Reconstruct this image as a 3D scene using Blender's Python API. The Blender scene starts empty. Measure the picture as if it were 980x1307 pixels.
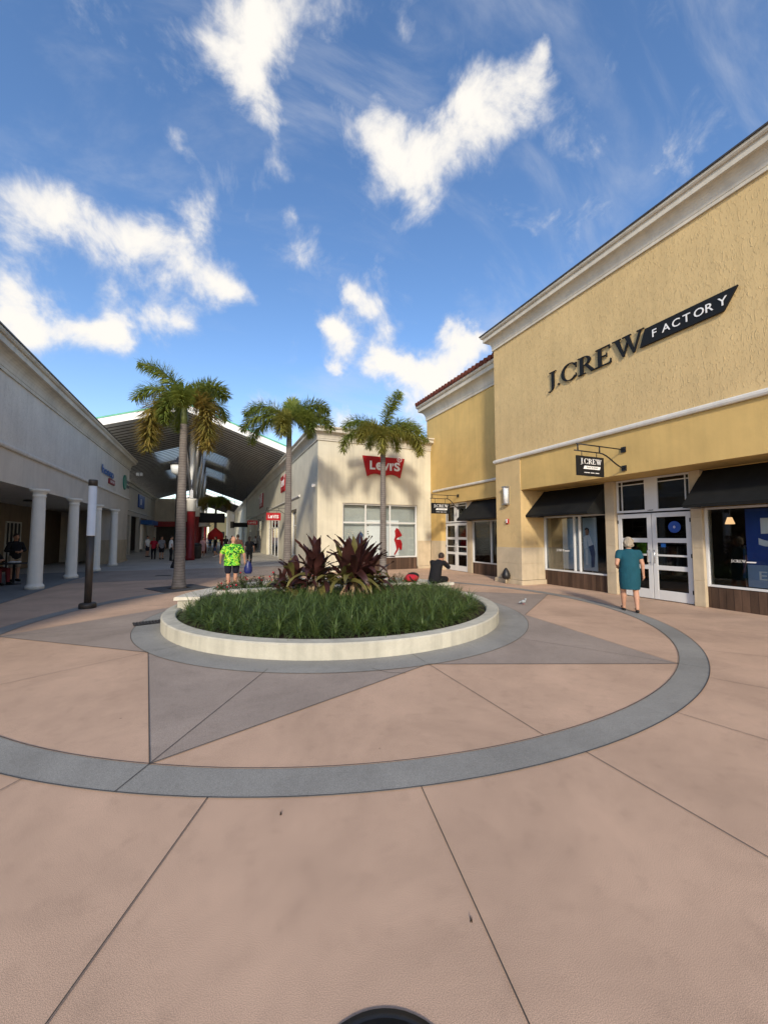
import bpy, bmesh, math, random
from mathutils import Vector, Matrix, noise as mnoise
R=math.radians; PI=math.pi; rnd=random.Random(7)
S=bpy.context.scene; C=S.collection
# ------------------------------------------------------------------ camera / frame
CA=R(23.729); PITCH=R(3.526); CH=1.7
cam=bpy.data.objects.new('camera',bpy.data.cameras.new('camera')); C.objects.link(cam)
cam.location=(0,0,CH); cam.rotation_euler=(R(90)+PITCH,0,-CA)
cam.data.sensor_fit='VERTICAL'; cam.data.sensor_height=36; cam.data.lens=36*495/1307.0
cam.data.clip_end=2000; cam.data.clip_start=.05
S.camera=cam
S.render.resolution_x=767; S.render.resolution_y=1024
S.view_settings.view_transform='Standard'; S.view_settings.look='None'; S.view_settings.exposure=0.70; S.view_settings.use_white_balance=True; S.view_settings.white_balance_temperature=7250; S.view_settings.white_balance_tint=10; S.view_settings.gamma=1
RIGHT=Vector((math.cos(CA),-math.sin(CA),0)); BACK=Vector((-math.sin(CA),-math.cos(CA),0)); UP=Vector((0,0,1))
# ------------------------------------------------------------------ materials
def nd(nt,t,**k):
    n=nt.nodes.new(t)
    for a,v in k.items(): setattr(n,a,v)
    return n
def mat(name,col,rough=.8,var=.12,vscale=3.0,bump=0.0,bscale=40.0,stretch=(1,1,1),metal=0.0,col2=None,spec=.3,bdist=.01,fine=0.0,dirt=0.0,emis=None,streak=0.0):
    m=bpy.data.materials.new(name); m.use_nodes=True; nt=m.node_tree; L=nt.links
    b=nt.nodes['Principled BSDF']; b.inputs['Roughness'].default_value=rough; b.inputs['Metallic'].default_value=metal
    b.inputs['Specular IOR Level'].default_value=spec
    tc=nd(nt,'ShaderNodeTexCoord'); mp=nd(nt,'ShaderNodeMapping'); mp.inputs['Scale'].default_value=stretch
    L.new(tc.outputs['Object'],mp.inputs['Vector'])
    n1=nd(nt,'ShaderNodeTexNoise'); n1.inputs['Scale'].default_value=vscale; n1.inputs['Detail'].default_value=6; n1.inputs['Roughness'].default_value=.6
    L.new(mp.outputs[0],n1.inputs['Vector'])
    r=nd(nt,'ShaderNodeValToRGB'); r.color_ramp.elements[0].position=.3; r.color_ramp.elements[1].position=.7
    c2=col2 or tuple(min(1,c*(1+var)) for c in col); c1=col if col2 else tuple(c*(1-var) for c in col)
    r.color_ramp.elements[0].color=(*c1,1); r.color_ramp.elements[1].color=(*c2,1)
    L.new(n1.outputs['Fac'],r.inputs['Fac']); out=r.outputs['Color']
    def mul(out,fac_out,lo,hi,p0=.35,p1=.65):
        rr=nd(nt,'ShaderNodeMapRange'); rr.inputs['From Min'].default_value=p0; rr.inputs['From Max'].default_value=p1
        rr.inputs['To Min'].default_value=lo; rr.inputs['To Max'].default_value=hi; L.new(fac_out,rr.inputs['Value'])
        mx=nd(nt,'ShaderNodeVectorMath',operation='SCALE'); L.new(out,mx.inputs[0]); L.new(rr.outputs[0],mx.inputs['Scale']); return mx.outputs[0]
    if fine:
        n2=nd(nt,'ShaderNodeTexNoise'); n2.inputs['Scale'].default_value=bscale*3; n2.inputs['Detail'].default_value=3
        L.new(tc.outputs['Object'],n2.inputs['Vector']); out=mul(out,n2.outputs['Fac'],1-fine,1+fine)
    if dirt:
        n3=nd(nt,'ShaderNodeTexNoise'); n3.inputs['Scale'].default_value=.55; n3.inputs['Detail'].default_value=9; n3.inputs['Roughness'].default_value=.68; n3.inputs['Distortion'].default_value=.6
        L.new(tc.outputs['Object'],n3.inputs['Vector']); out=mul(out,n3.outputs['Fac'],1-dirt,1+dirt*.5,.35,.6)
    if streak:
        m3=nd(nt,'ShaderNodeMapping'); m3.inputs['Scale'].default_value=(5,5,.25); L.new(tc.outputs['Object'],m3.inputs['Vector'])
        n4=nd(nt,'ShaderNodeTexNoise'); n4.inputs['Scale'].default_value=1.2; n4.inputs['Detail'].default_value=5; L.new(m3.outputs[0],n4.inputs['Vector'])
        out=mul(out,n4.outputs['Fac'],1-streak,1,.3,.55)
    L.new(out,b.inputs['Base Color'])
    if bump:
        nb=nd(nt,'ShaderNodeTexNoise'); nb.inputs['Scale'].default_value=bscale; nb.inputs['Detail'].default_value=4
        L.new(mp.outputs[0],nb.inputs['Vector']); bp=nd(nt,'ShaderNodeBump'); bp.inputs['Strength'].default_value=bump; bp.inputs['Distance'].default_value=bdist
        L.new(nb.outputs['Fac'],bp.inputs['Height']); L.new(bp.outputs[0],b.inputs['Normal'])
    if emis:
        b.inputs['Emission Color'].default_value=(*emis[0],1); b.inputs['Emission Strength'].default_value=emis[1]
    return m
def stucco(name,col,depth=.02,streak=.08):
    m=mat(name,col,.9,.05,1.2,streak=streak,dirt=.06); nt=m.node_tree; L=nt.links; b=nt.nodes['Principled BSDF']
    tc=nd(nt,'ShaderNodeTexCoord'); mp=nd(nt,'ShaderNodeMapping'); mp.inputs['Scale'].default_value=(1,1,.26); L.new(tc.outputs['Object'],mp.inputs['Vector'])
    v=nd(nt,'ShaderNodeTexNoise'); v.inputs['Scale'].default_value=30; v.inputs['Detail'].default_value=3.0; v.inputs['Roughness'].default_value=.55; v.inputs['Distortion'].default_value=.9
    L.new(mp.outputs[0],v.inputs['Vector'])
    rp=nd(nt,'ShaderNodeValToRGB'); rp.color_ramp.elements[0].position=.56; rp.color_ramp.elements[1].position=.66
    L.new(v.outputs['Fac'],rp.inputs['Fac'])
    n=nd(nt,'ShaderNodeTexNoise'); n.inputs['Scale'].default_value=60; L.new(tc.outputs['Object'],n.inputs['Vector'])
    ad=nd(nt,'ShaderNodeMath',operation='MULTIPLY_ADD'); ad.inputs[1].default_value=.3; L.new(n.outputs['Fac'],ad.inputs[0]); L.new(rp.outputs['Color'],ad.inputs[2])
    bp=nd(nt,'ShaderNodeBump'); bp.inputs['Strength'].default_value=.55; bp.inputs['Distance'].default_value=depth
    L.new(ad.outputs[0],bp.inputs['Height']); L.new(bp.outputs[0],b.inputs['Normal']); return m
def stone(name,col):
    m=mat(name,col,.75,.1,2.2,fine=.05,dirt=.12,streak=.1); nt=m.node_tree; L=nt.links; b=nt.nodes['Principled BSDF']
    tc=nd(nt,'ShaderNodeTexCoord'); v=nd(nt,'ShaderNodeTexNoise'); v.inputs['Scale'].default_value=35; v.inputs['Detail'].default_value=8; L.new(tc.outputs['Object'],v.inputs['Vector'])
    bp=nd(nt,'ShaderNodeBump'); bp.inputs['Strength'].default_value=.3; bp.inputs['Distance'].default_value=.01; L.new(v.outputs['Fac'],bp.inputs['Height']); L.new(bp.outputs[0],b.inputs['Normal'])
    return m
def glassmat(name,tint,refl=.9):
    m=bpy.data.materials.new(name); m.use_nodes=True; nt=m.node_tree; nt.nodes.clear(); L=nt.links
    o=nd(nt,'ShaderNodeOutputMaterial'); t=nd(nt,'ShaderNodeBsdfTransparent'); t.inputs[0].default_value=(*tint,1)
    g=nd(nt,'ShaderNodeBsdfGlossy'); g.inputs['Roughness'].default_value=.02; g.inputs[0].default_value=(refl,refl,refl,1)
    f=nd(nt,'ShaderNodeFresnel'); f.inputs[0].default_value=1.45; mx=nd(nt,'ShaderNodeMixShader')
    L.new(f.outputs[0],mx.inputs[0]); L.new(t.outputs[0],mx.inputs[1]); L.new(g.outputs[0],mx.inputs[2]); L.new(mx.outputs[0],o.inputs[0]); return m
def woodmat():
    m=mat('wood_cladding',(.085,.05,.033),.7,.35,1.5,stretch=(4,4,.5),bump=.2,bscale=30,fine=.1); nt=m.node_tree; L=nt.links; b=nt.nodes['Principled BSDF']
    src=b.inputs['Base Color'].links[0].from_socket
    tc=nd(nt,'ShaderNodeTexCoord'); sp=nd(nt,'ShaderNodeSeparateXYZ'); L.new(tc.outputs['Object'],sp.inputs[0])
    s=nd(nt,'ShaderNodeMath',operation='ADD'); L.new(sp.outputs[0],s.inputs[0]); L.new(sp.outputs[1],s.inputs[1])
    d=nd(nt,'ShaderNodeMath',operation='DIVIDE'); d.inputs[1].default_value=.145; L.new(s.outputs[0],d.inputs[0])
    fr=nd(nt,'ShaderNodeMath',operation='FRACT'); L.new(d.outputs[0],fr.inputs[0]); fl=nd(nt,'ShaderNodeMath',operation='FLOOR'); L.new(d.outputs[0],fl.inputs[0])
    wn=nd(nt,'ShaderNodeTexWhiteNoise',noise_dimensions='1D'); L.new(fl.outputs[0],wn.inputs['W'])
    mr=nd(nt,'ShaderNodeMapRange'); mr.inputs['To Min'].default_value=.65; mr.inputs['To Max'].default_value=1.45; L.new(wn.outputs['Value'],mr.inputs['Value'])
    gt=nd(nt,'ShaderNodeMath',operation='GREATER_THAN'); gt.inputs[1].default_value=.06; L.new(fr.outputs[0],gt.inputs[0])
    g2=nd(nt,'ShaderNodeMath',operation='MAXIMUM'); g2.inputs[1].default_value=.3; L.new(gt.outputs[0],g2.inputs[0])
    mm=nd(nt,'ShaderNodeMath',operation='MULTIPLY'); L.new(mr.outputs[0],mm.inputs[0]); L.new(g2.outputs[0],mm.inputs[1])
    sc=nd(nt,'ShaderNodeVectorMath',operation='SCALE'); L.new(src,sc.inputs[0]); L.new(mm.outputs[0],sc.inputs['Scale']); L.new(sc.outputs[0],b.inputs['Base Color']); return m
def leafmat(name,col,col2,rough=.55,trans=.25,vs=6):
    m=mat(name,col,rough,.2,vs,col2=col2,spec=.4); nt=m.node_tree; L=nt.links; b=nt.nodes['Principled BSDF']; o=nt.nodes['Material Output']
    t=nd(nt,'ShaderNodeBsdfTranslucent'); t.inputs[0].default_value=(*[min(1,c*1.3) for c in col2],1); mx=nd(nt,'ShaderNodeMixShader'); mx.inputs[0].default_value=trans
    L.new(b.outputs[0],mx.inputs[1]); L.new(t.outputs[0],mx.inputs[2]); L.new(mx.outputs[0],o.inputs[0]); return m
def paving(name,col,var=.1):
    m=mat(name,col,.85,var,.9,bump=.015,bscale=110,fine=.42,dirt=.14,bdist=.003)
    nt=m.node_tree; L=nt.links; b=nt.nodes['Principled BSDF']; src=b.inputs['Base Color'].links[0].from_socket
    tc=nd(nt,'ShaderNodeTexCoord')
    n=nd(nt,'ShaderNodeTexNoise'); n.inputs['Scale'].default_value=1.7; n.inputs['Detail'].default_value=3; L.new(tc.outputs['Object'],n.inputs['Vector'])
    v=nd(nt,'ShaderNodeTexVoronoi'); v.inputs['Scale'].default_value=2.1; v.inputs['Randomness'].default_value=1
    L.new(tc.outputs['Object'],v.inputs['Vector'])
    n2=nd(nt,'ShaderNodeTexNoise'); n2.inputs['Scale'].default_value=40; L.new(tc.outputs['Object'],n2.inputs['Vector'])
    ad=nd(nt,'ShaderNodeMath',operation='MULTIPLY_ADD'); ad.inputs[1].default_value=.03; L.new(n2.outputs['Fac'],ad.inputs[0]); L.new(v.outputs['Distance'],ad.inputs[2])
    lt=nd(nt,'ShaderNodeMapRange'); lt.inputs['From Min'].default_value=.028; lt.inputs['From Max'].default_value=.045; lt.inputs['To Min'].default_value=.5; lt.inputs['To Max'].default_value=1; L.new(ad.outputs[0],lt.inputs['Value'])
    # soft stains
    n3=nd(nt,'ShaderNodeTexNoise'); n3.inputs['Scale'].default_value=7.0; n3.inputs['Detail'].default_value=8; n3.inputs['Distortion'].default_value=.0; L.new(tc.outputs['Object'],n3.inputs['Vector'])
    l3=nd(nt,'ShaderNodeMapRange'); l3.inputs['From Min'].default_value=.32; l3.inputs['From Max'].default_value=.45; l3.inputs['To Min'].default_value=.93; l3.inputs['To Max'].default_value=1; L.new(n3.outputs['Fac'],l3.inputs['Value'])
    mm=nd(nt,'ShaderNodeMath',operation='MULTIPLY'); L.new(lt.outputs[0],mm.inputs[0]); L.new(l3.outputs[0],mm.inputs[1])
    sc=nd(nt,'ShaderNodeVectorMath',operation='SCALE'); L.new(src,sc.inputs[0]); L.new(mm.outputs[0],sc.inputs['Scale']); L.new(sc.outputs[0],b.inputs['Base Color'])
    return m
M=dict(
 peach=paving('peach_concrete',(.55,.375,.265)), taupe=paving('taupe_concrete',(.335,.275,.23)), blue=paving('blue_grey_concrete',(.28,.275,.25)),
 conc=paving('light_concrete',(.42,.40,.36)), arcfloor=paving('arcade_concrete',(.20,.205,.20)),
 joint=mat('joint_dark',(.07,.06,.052),.9), ystucco=stucco('rough_yellow_stucco',(.65,.475,.235)),
 ysmooth=mat('smooth_yellow_stucco',(.63,.435,.165),.9,.05,1.5,bump=.4,bscale=40,dirt=.1,streak=.07),
 cstucco=mat('cream_stucco',(.66,.62,.49),.9,.05,1.3,bump=.35,bscale=45,dirt=.1,streak=.12),
 gstucco=stucco('rough_grey_cream_stucco',(.70,.67,.60)), gsmooth=mat('smooth_grey_cream_stucco',(.62,.57,.49),.9,.05,1.5,bump=.2,bscale=60,dirt=.08,streak=.06),
 stone=stone('travertine_block',(.52,.43,.30)), cornice=mat('cornice_paint',(.60,.56,.47),.7,.05,1.5,dirt=.14,streak=.12,bump=.1,bscale=30),
 trim=mat('white_trim',(.70,.68,.62),.6,.04,2,streak=.12), white=mat('white_frame_paint',(.66,.67,.66),.4,.04,3,spec=.5), 
 wood=woodmat(), awn=mat('black_awning_canvas',(.008,.009,.009),.8,.3,3,bump=.2,bscale=12), black=mat('black_metal',(.012,.012,.013),.45,.2,6,spec=.5),
 bronze=mat('dark_bronze_metal',(.045,.038,.032),.5,.2,5,spec=.5), lens=mat('frosted_lamp_lens',(.72,.74,.74),.25,.05,4,spec=.5),
 steel=mat('brushed_steel',(.5,.5,.5),.35,.1,8,metal=.9), chrome=mat('chrome_pull',(.6,.6,.6),.2,.05,8,metal=1),
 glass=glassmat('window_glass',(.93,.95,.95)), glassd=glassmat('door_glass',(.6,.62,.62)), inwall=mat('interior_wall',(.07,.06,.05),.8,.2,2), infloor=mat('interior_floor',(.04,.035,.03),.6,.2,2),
 signblack=mat('sign_black',(.009,.010,.011),.6,.1,4,spec=.25), signwhite=mat('sign_white',(.82,.82,.80),.5,.02,4), red=mat('sign_red',(.42,.012,.018),.4,.1,4),
 sblue=mat('sign_blue',(.015,.11,.36),.4,.1,4), sred=mat('sign_dark_red',(.3,.012,.02),.4,.1,4), sgreen=mat('sign_green',(.03,.22,.15),.4,.1,4), sgrey=mat('sign_grey',(.12,.12,.12),.5,.1,4),
 column=mat('column_paint',(.80,.78,.71),.6,.05,2,streak=.1), tile=mat('clay_tile',(.16,.045,.028),.8,.4,6,bump=.3,bscale=30),
 deck=mat('galvanised_roof_deck',(.46,.47,.46),.55,.15,1.2,spec=.4,streak=.1), fascia=mat('white_fascia',(.85,.86,.84),.4,.03,3), green=mat('green_roof_edge',(.12,.45,.30),.5,.1,4),
 trunk=None, crownshaft=leafmat('crownshaft_green',(.12,.16,.05),(.2,.24,.09),.5,.05), 
 frond=leafmat('palm_leaflets',(.075,.14,.03),(.27,.30,.06),vs=2.2,trans=.3), frondm=leafmat('palm_leaflets_olive',(.17,.20,.045),(.36,.33,.08),vs=2.2,trans=.3), frondy=leafmat('palm_leaflets_yellowing',(.14,.18,.04),(.38,.26,.07),vs=2.2,trans=.3), 
 rach=mat('palm_rachis',(.16,.17,.06),.6), soil=mat('soil_mulch',(.035,.025,.018),.95,.4,20,bump=.6,bscale=40),
 grass=leafmat('liriope_blades',(.03,.065,.016),(.13,.19,.05),.4,.2,5), shrub=leafmat('shrub_leaves',(.03,.06,.015),(.10,.13,.04),vs=8),
 ti=leafmat('ti_leaf_burgundy',(.022,.010,.010),(.085,.032,.028),.35,.15,2.5), tig=leafmat('ti_leaf_green_brown',(.08,.07,.025),(.22,.2,.06),.4,.25,3), tidry=mat('ti_dry_leaf',(.34,.24,.15),.9,.3,6),
 flower=mat('red_petals',(.5,.01,.03),.6), planter=mat('planter_cream_paint',(.53,.51,.42),.75,.07,1.2,dirt=.2,streak=.18,fine=.08,bump=.15,bscale=50), cap=stone('cast_stone_cap',(.66,.62,.52)),
 skin=mat('skin',(.50,.27,.18),.6,.08,6), skin2=mat('skin_tan',(.42,.22,.14),.6,.08,6), skind=mat('skin_dark',(.22,.11,.07),.6,.08,6), 
 teal=mat('teal_dress',(.006,.07,.10),.85,.15,6,bump=.35,bscale=9,bdist=.03), grayhair=mat('grey_blonde_hair',(.34,.29,.22),.7,.45,25,stretch=(1,1,.3),bump=.8,bscale=50,bdist=.02), brownhair=mat('dark_brown_hair',(.035,.022,.016),.6,.4,25,bump=.6,bscale=60),
 navy=mat('navy_cloth',(.012,.014,.028),.9,.2,8,bump=.3,bscale=10,bdist=.02), blackc=mat('black_cloth',(.010,.010,.012),.9,.2,8,bump=.4,bscale=9,bdist=.03), denim=mat('denim',(.05,.09,.19),.9,.2,9), pink=mat('pink_cloth',(.6,.35,.35),.9,.1,9), tan=mat('khaki_cloth',(.3,.24,.17),.9,.1,9), brownc=mat('brown_cloth',(.14,.07,.05),.9,.5,9), whitec=mat('white_cloth',(.7,.7,.68),.9,.05,9), redc=mat('red_cloth',(.4,.015,.03),.8,.2,9), greyc=mat('grey_cloth',(.2,.2,.21),.9,.2,9), shoe=mat('black_shoe',(.012,.012,.012),.6), wshoe=mat('white_shoe',(.7,.7,.7),.6),
 bluebag=mat('blue_plastic_bag',(.008,.018,.12),.35,.3,6,spec=.5,bump=.5,bscale=12,bdist=.02), postblue=mat('poster_pale_blue',(.40,.52,.62),.5,.06,2), postnavy=mat('poster_navy',(.02,.07,.30),.5,.1,2), postslate=mat('poster_slate_blue',(.26,.36,.52),.5,.05,2),
 blind=mat('grey_window_shade',(.42,.44,.43),.8,.08,2), board=mat('white_board',(.80,.82,.84),.6,.04,2), redcol=mat('red_column_paint',(.17,.012,.015),.45,.15,3), umb=mat('red_umbrella_cloth',(.45,.02,.02),.8), yell=mat('far_yellow_stucco',(.75,.62,.33),.9,.05,1), sky_panel=mat('translucent_panel',(.85,.95,.92),.5,.03,3), bird=mat('bird_grey',(.3,.33,.34),.7,.5,40), shade=mat('white_lantern_glass',(.75,.78,.75),.3,.03,3),
)
def hawaiian():
    m=bpy.data.materials.new('green_hawaiian_print'); m.use_nodes=True; nt=m.node_tree; L=nt.links; b=nt.nodes['Principled BSDF']; b.inputs['Roughness'].default_value=.85
    tc=nd(nt,'ShaderNodeTexCoord'); n=nd(nt,'ShaderNodeTexNoise'); n.inputs['Scale'].default_value=9; n.inputs['Distortion'].default_value=1.6; n.inputs['Detail'].default_value=1.5; L.new(tc.outputs['Object'],n.inputs['Vector'])
    r=nd(nt,'ShaderNodeValToRGB'); r.color_ramp.interpolation='CONSTANT'; e=r.color_ramp.elements; e[0].color=(.008,.05,.01,1); e[1].position=.43; e[1].color=(.04,.42,.03,1)
    for p,c in ((.50,(.22,.75,.06,1)),(.56,(.62,.75,.05,1)),(.62,(.02,.22,.03,1)),(.67,(.5,.8,.2,1))):
        x=e.new(p); x.color=c
    L.new(n.outputs['Fac'],r.inputs['Fac']); L.new(r.outputs[0],b.inputs['Base Color']); return m
M['hawaii']=hawaiian()
def trunkmat():
    m=mat('ringed_palm_trunk',(.185,.165,.15),.9,.18,6,bump=.5,bscale=40,fine=.1,streak=.15); nt=m.node_tree; L=nt.links; b=nt.nodes['Principled BSDF']; src=b.inputs['Base Color'].links[0].from_socket
    tc=nd(nt,'ShaderNodeTexCoord'); sp=nd(nt,'ShaderNodeSeparateXYZ'); L.new(tc.outputs['Object'],sp.inputs[0])
    n=nd(nt,'ShaderNodeTexNoise'); n.inputs['Scale'].default_value=2.5; L.new(tc.outputs['Object'],n.inputs['Vector'])
    a=nd(nt,'ShaderNodeMath',operation='MULTIPLY_ADD'); a.inputs[1].default_value=.08; L.new(n.outputs['Fac'],a.inputs[0]); L.new(sp.outputs[2],a.inputs[2])
    d=nd(nt,'ShaderNodeMath',operation='DIVIDE'); d.inputs[1].default_value=.085; L.new(a.outputs[0],d.inputs[0]); f=nd(nt,'ShaderNodeMath',operation='FRACT'); L.new(d.outputs[0],f.inputs[0])
    mr=nd(nt,'ShaderNodeMapRange'); mr.inputs['From Max'].default_value=.3; mr.inputs['To Min'].default_value=.5; mr.inputs['To Max'].default_value=1.05; L.new(f.outputs[0],mr.inputs['Value'])
    sc=nd(nt,'ShaderNodeVectorMath',operation='SCALE'); L.new(src,sc.inputs[0]); L.new(mr.outputs[0],sc.inputs['Scale']); L.new(sc.outputs[0],b.inputs['Base Color']); return m
M['trunk']=trunkmat()
def translucent(name):
    m=bpy.data.materials.new(name); m.use_nodes=True; nt=m.node_tree; nt.nodes.clear(); L=nt.links; o=nd(nt,'ShaderNodeOutputMaterial'); t=nd(nt,'ShaderNodeBsdfTranslucent'); t.inputs[0].default_value=(1,.98,.92,1); d=nd(nt,'ShaderNodeBsdfTransparent'); d.inputs[0].default_value=(.8,.9,.88,1); mx=nd(nt,'ShaderNodeMixShader'); mx.inputs[0].default_value=.3
    L.new(t.outputs[0],mx.inputs[1]); L.new(d.outputs[0],mx.inputs[2]); L.new(mx.outputs[0],o.inputs[0]); return m
M['sky_panel']=translucent('translucent_roof_panel')
# ------------------------------------------------------------------ mesh helpers
class MB:
    def __init__(s): s.v=[]; s.f=[]; s.sm=[]
    def add(s,vs,fs,smooth=False):
        o=len(s.v); s.v+= [tuple(v) for v in vs]
        for f in fs: s.f.append([o+i for i in f]); s.sm.append(smooth)
        return s
    def box(s,x0,y0,z0,x1,y1,z1):
        x0,x1=min(x0,x1),max(x0,x1); y0,y1=min(y0,y1),max(y0,y1); z0,z1=min(z0,z1),max(z0,z1)
        return s.add([(x0,y0,z0),(x1,y0,z0),(x1,y1,z0),(x0,y1,z0),(x0,y0,z1),(x1,y0,z1),(x1,y1,z1),(x0,y1,z1)],
          [(0,3,2,1),(4,5,6,7),(0,1,5,4),(1,2,6,5),(2,3,7,6),(3,0,4,7)])
    def prism(s,poly,fn,d0,d1):
        # poly list of (u,v); fn(u,v,d)->xyz ; triangulated caps via bmesh later
        n=len(poly); vs=[fn(u,v,d0) for u,v in poly]+[fn(u,v,d1) for u,v in poly]
        fs=[tuple(range(n))[::-1],tuple(range(n,2*n))]+[(i,(i+1)%n,n+(i+1)%n,n+i) for i in range(n)]
        return s.add(vs,fs)
    def tube(s,pts,r,n=8,caps=True,smooth=True):
        pts=[Vector(p) for p in pts]; rs=r if isinstance(r,(list,tuple)) else [r]*len(pts)
        vs=[];fs=[]; prev=None
        for i,p in enumerate(pts):
            t=(pts[min(i+1,len(pts)-1)]-pts[max(i-1,0)]).normalized()
            if prev is None:
                a=Vector((0,0,1)) if abs(t.z)<.9 else Vector((1,0,0)); u=t.cross(a).normalized()
            else: u=(prev-t*prev.dot(t)).normalized()
            prev=u; w=t.cross(u)
            for k in range(n):
                an=2*PI*k/n; vs.append(p+(u*math.cos(an)+w*math.sin(an))*rs[i])
        for i in range(len(pts)-1):
            for k in range(n): fs.append((i*n+k,i*n+(k+1)%n,(i+1)*n+(k+1)%n,(i+1)*n+k))
        s.add(vs,fs,smooth)
        if caps:
            o=len(s.v)-len(vs); s.f.append([o+k for k in range(n)][::-1]); s.sm.append(False)
            s.f.append([o+(len(pts)-1)*n+k for k in range(n)]); s.sm.append(False)
        return s
    def lathe(s,prof,cx,cy,n=24,smooth=True):
        vs=[];fs=[]
        for r,z in prof:
            for k in range(n): a=2*PI*k/n; vs.append((cx+r*math.cos(a),cy+r*math.sin(a),z))
        for i in range(len(prof)-1):
            for k in range(n): fs.append((i*n+k,i*n+(k+1)%n,(i+1)*n+(k+1)%n,(i+1)*n+k))
        s.add(vs,fs,smooth); o=len(s.v)-len(vs)
        s.f.append([o+k for k in range(n)][::-1]); s.sm.append(False); s.f.append([o+(len(prof)-1)*n+k for k in range(n)]); s.sm.append(False)
        return s
    def ball(s,c,r,n=10,m=7):
        r=r if isinstance(r,(list,tuple)) else (r,r,r); vs=[];fs=[]
        c=Vector(c)
        for i in range(1,m):
            ph=PI*i/m
            for k in range(n):
                a=2*PI*k/n; vs.append((c.x+r[0]*math.sin(ph)*math.cos(a),c.y+r[1]*math.sin(ph)*math.sin(a),c.z+r[2]*math.cos(ph)))
        vs+= [(c.x,c.y,c.z+r[2]),(c.x,c.y,c.z-r[2])]; T=len(vs)-2;B=T+1
        for i in range(m-2):
            for k in range(n): fs.append((i*n+k,(i+1)*n+k,(i+1)*n+(k+1)%n,i*n+(k+1)%n))
        for k in range(n): fs.append((T,k,(k+1)%n)); fs.append((B,(m-2)*n+(k+1)%n,(m-2)*n+k))
        return s.add(vs,fs,True)
    def capsule(s,a,b,ra,rb,n=12):
        a=Vector(a);b=Vector(b); d=(b-a); L=max(d.length,1e-5); d/=L
        pts=[];rs=[]
        for k in range(4): t=PI/2*(k+.35)/4; pts.append(a-d*ra*math.cos(t)); rs.append(ra*math.sin(t))
        pts.append(a);rs.append(ra);pts.append(b);rs.append(rb)
        for k in range(3,-1,-1): t=PI/2*(k+.35)/4; pts.append(b+d*rb*math.cos(t)); rs.append(rb*math.sin(t))
        return s.tube(pts,rs,n)
    def sweep(s,prof,path,closed=False):
        # prof: (out,z) ; path: xy list; out is to the LEFT of travel
        P=[Vector(p) for p in path]; n=len(P); nr=[]
        for i in range(n):
            def nn(a,b): t=(P[b]-P[a]).normalized(); return Vector((-t.y,t.x))
            if i==0: v=nn(0,1)
            elif i==n-1: v=nn(n-2,n-1)
            else:
                a=nn(i-1,i); b=nn(i,i+1); v=(a+b); v=v/max(v.dot(a),.2)
            nr.append(v)
        m=len(prof); vs=[(P[i].x+nr[i].x*o,P[i].y+nr[i].y*o,z) for i in range(n) for o,z in prof]; fs=[]
        for i in range(n-1):
            for k in range(m-1): fs.append((i*m+k,(i+1)*m+k,(i+1)*m+k+1,i*m+k+1))
        s.add(vs,fs); o=len(s.v)-len(vs); s.f.append([o+k for k in range(m)]); s.sm.append(False); s.f.append([o+(n-1)*m+k for k in range(m)][::-1]); s.sm.append(False)
        return s
    def build(s,name,m,parent=None,bevel=0,recalc=False):
        me=bpy.data.meshes.new(name); me.from_pydata(s.v,[],s.f); me.polygons.foreach_set('use_smooth',s.sm); me.materials.append(m)
        bm=bmesh.new(); bm.from_mesh(me)
        if recalc: bmesh.ops.recalc_face_normals(bm,faces=bm.faces)
        ng=[f for f in bm.faces if len(f.verts)>4]
        if ng: bmesh.ops.triangulate(bm,faces=ng)
        bm.to_mesh(me); bm.free()
        o=bpy.data.objects.new(name,me); C.objects.link(o)
        if parent is not None: 
            o.parent=parent; o.matrix_parent_inverse=Matrix.Translation(-Vector(parent.location)) if parent.rotation_euler.z==0 else parent.matrix_basis.inverted()
        if bevel:
            b=o.modifiers.new('bevel','BEVEL'); b.width=bevel; b.segments=2; b.limit_method='ANGLE'; b.angle_limit=R(40)
        return o
def tag(o,label=None,cat=None,group=None,kind=None):
    if label: o['label']=label
    if cat: o['category']=cat
    if group: o['group']=group
    if kind: o['kind']=kind
    return o
def empty(name,loc,label,cat,group=None):
    o=bpy.data.objects.new(name,None); C.objects.link(o); o.location=loc; o.empty_display_size=.2
    return tag(o,label,cat,group)
def struct(o): o['kind']='structure'; return o
def copytree(o,parent=None):
    c=o.copy(); C.objects.link(c)
    if parent is not None: c.parent=parent
    for ch in list(o.children): copytree(ch,c)
    return c
def fX(x,s=-1):   # plane facing -X (s=-1): u to the right seen from street (= -Y)
    return lambda u,v,d: (x+s*d, -u if s<0 else u, v)
def fY(y): return lambda u,v,d: (u, y-d, v)
def textmesh(txt,size,offset=0.0,extrude=.01,align='LEFT',space=1.0):
    c=bpy.data.curves.new('t','FONT'); c.body=txt; c.size=size; c.offset=offset; c.extrude=extrude; c.align_x=align; c.space_character=space; c.resolution_u=3
    o=bpy.data.objects.new('t',c); C.objects.link(o); dg=bpy.context.evaluated_depsgraph_get(); dg.update()
    me=bpy.data.meshes.new_from_object(o.evaluated_get(dg)); vs=[tuple(v.co) for v in me.vertices]; fs=[tuple(p.vertices) for p in me.polygons]
    bpy.data.objects.remove(o); bpy.data.curves.remove(c); bpy.data.meshes.remove(me); return vs,fs
def text(mb,txt,fn,u,v,h,w=None,d=.01,offset=0,space=1.0):
    """cap height h, optional total width w, placed with lower-left (u,v)"""
    vs,fs=textmesh(txt,1,offset,.5,space=space)
    x0=min(a[0] for a in vs);x1=max(a[0] for a in vs);y0=0;y1=.7
    sy=h/y1; sx=(w/(x1-x0)) if w else sy
    mb.add([fn(u+(a[0]-x0)*sx,v+(a[1]-y0)*sy,d+(a[2])*.008) for a in vs],fs); return (x1-x0)*sx
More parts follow.
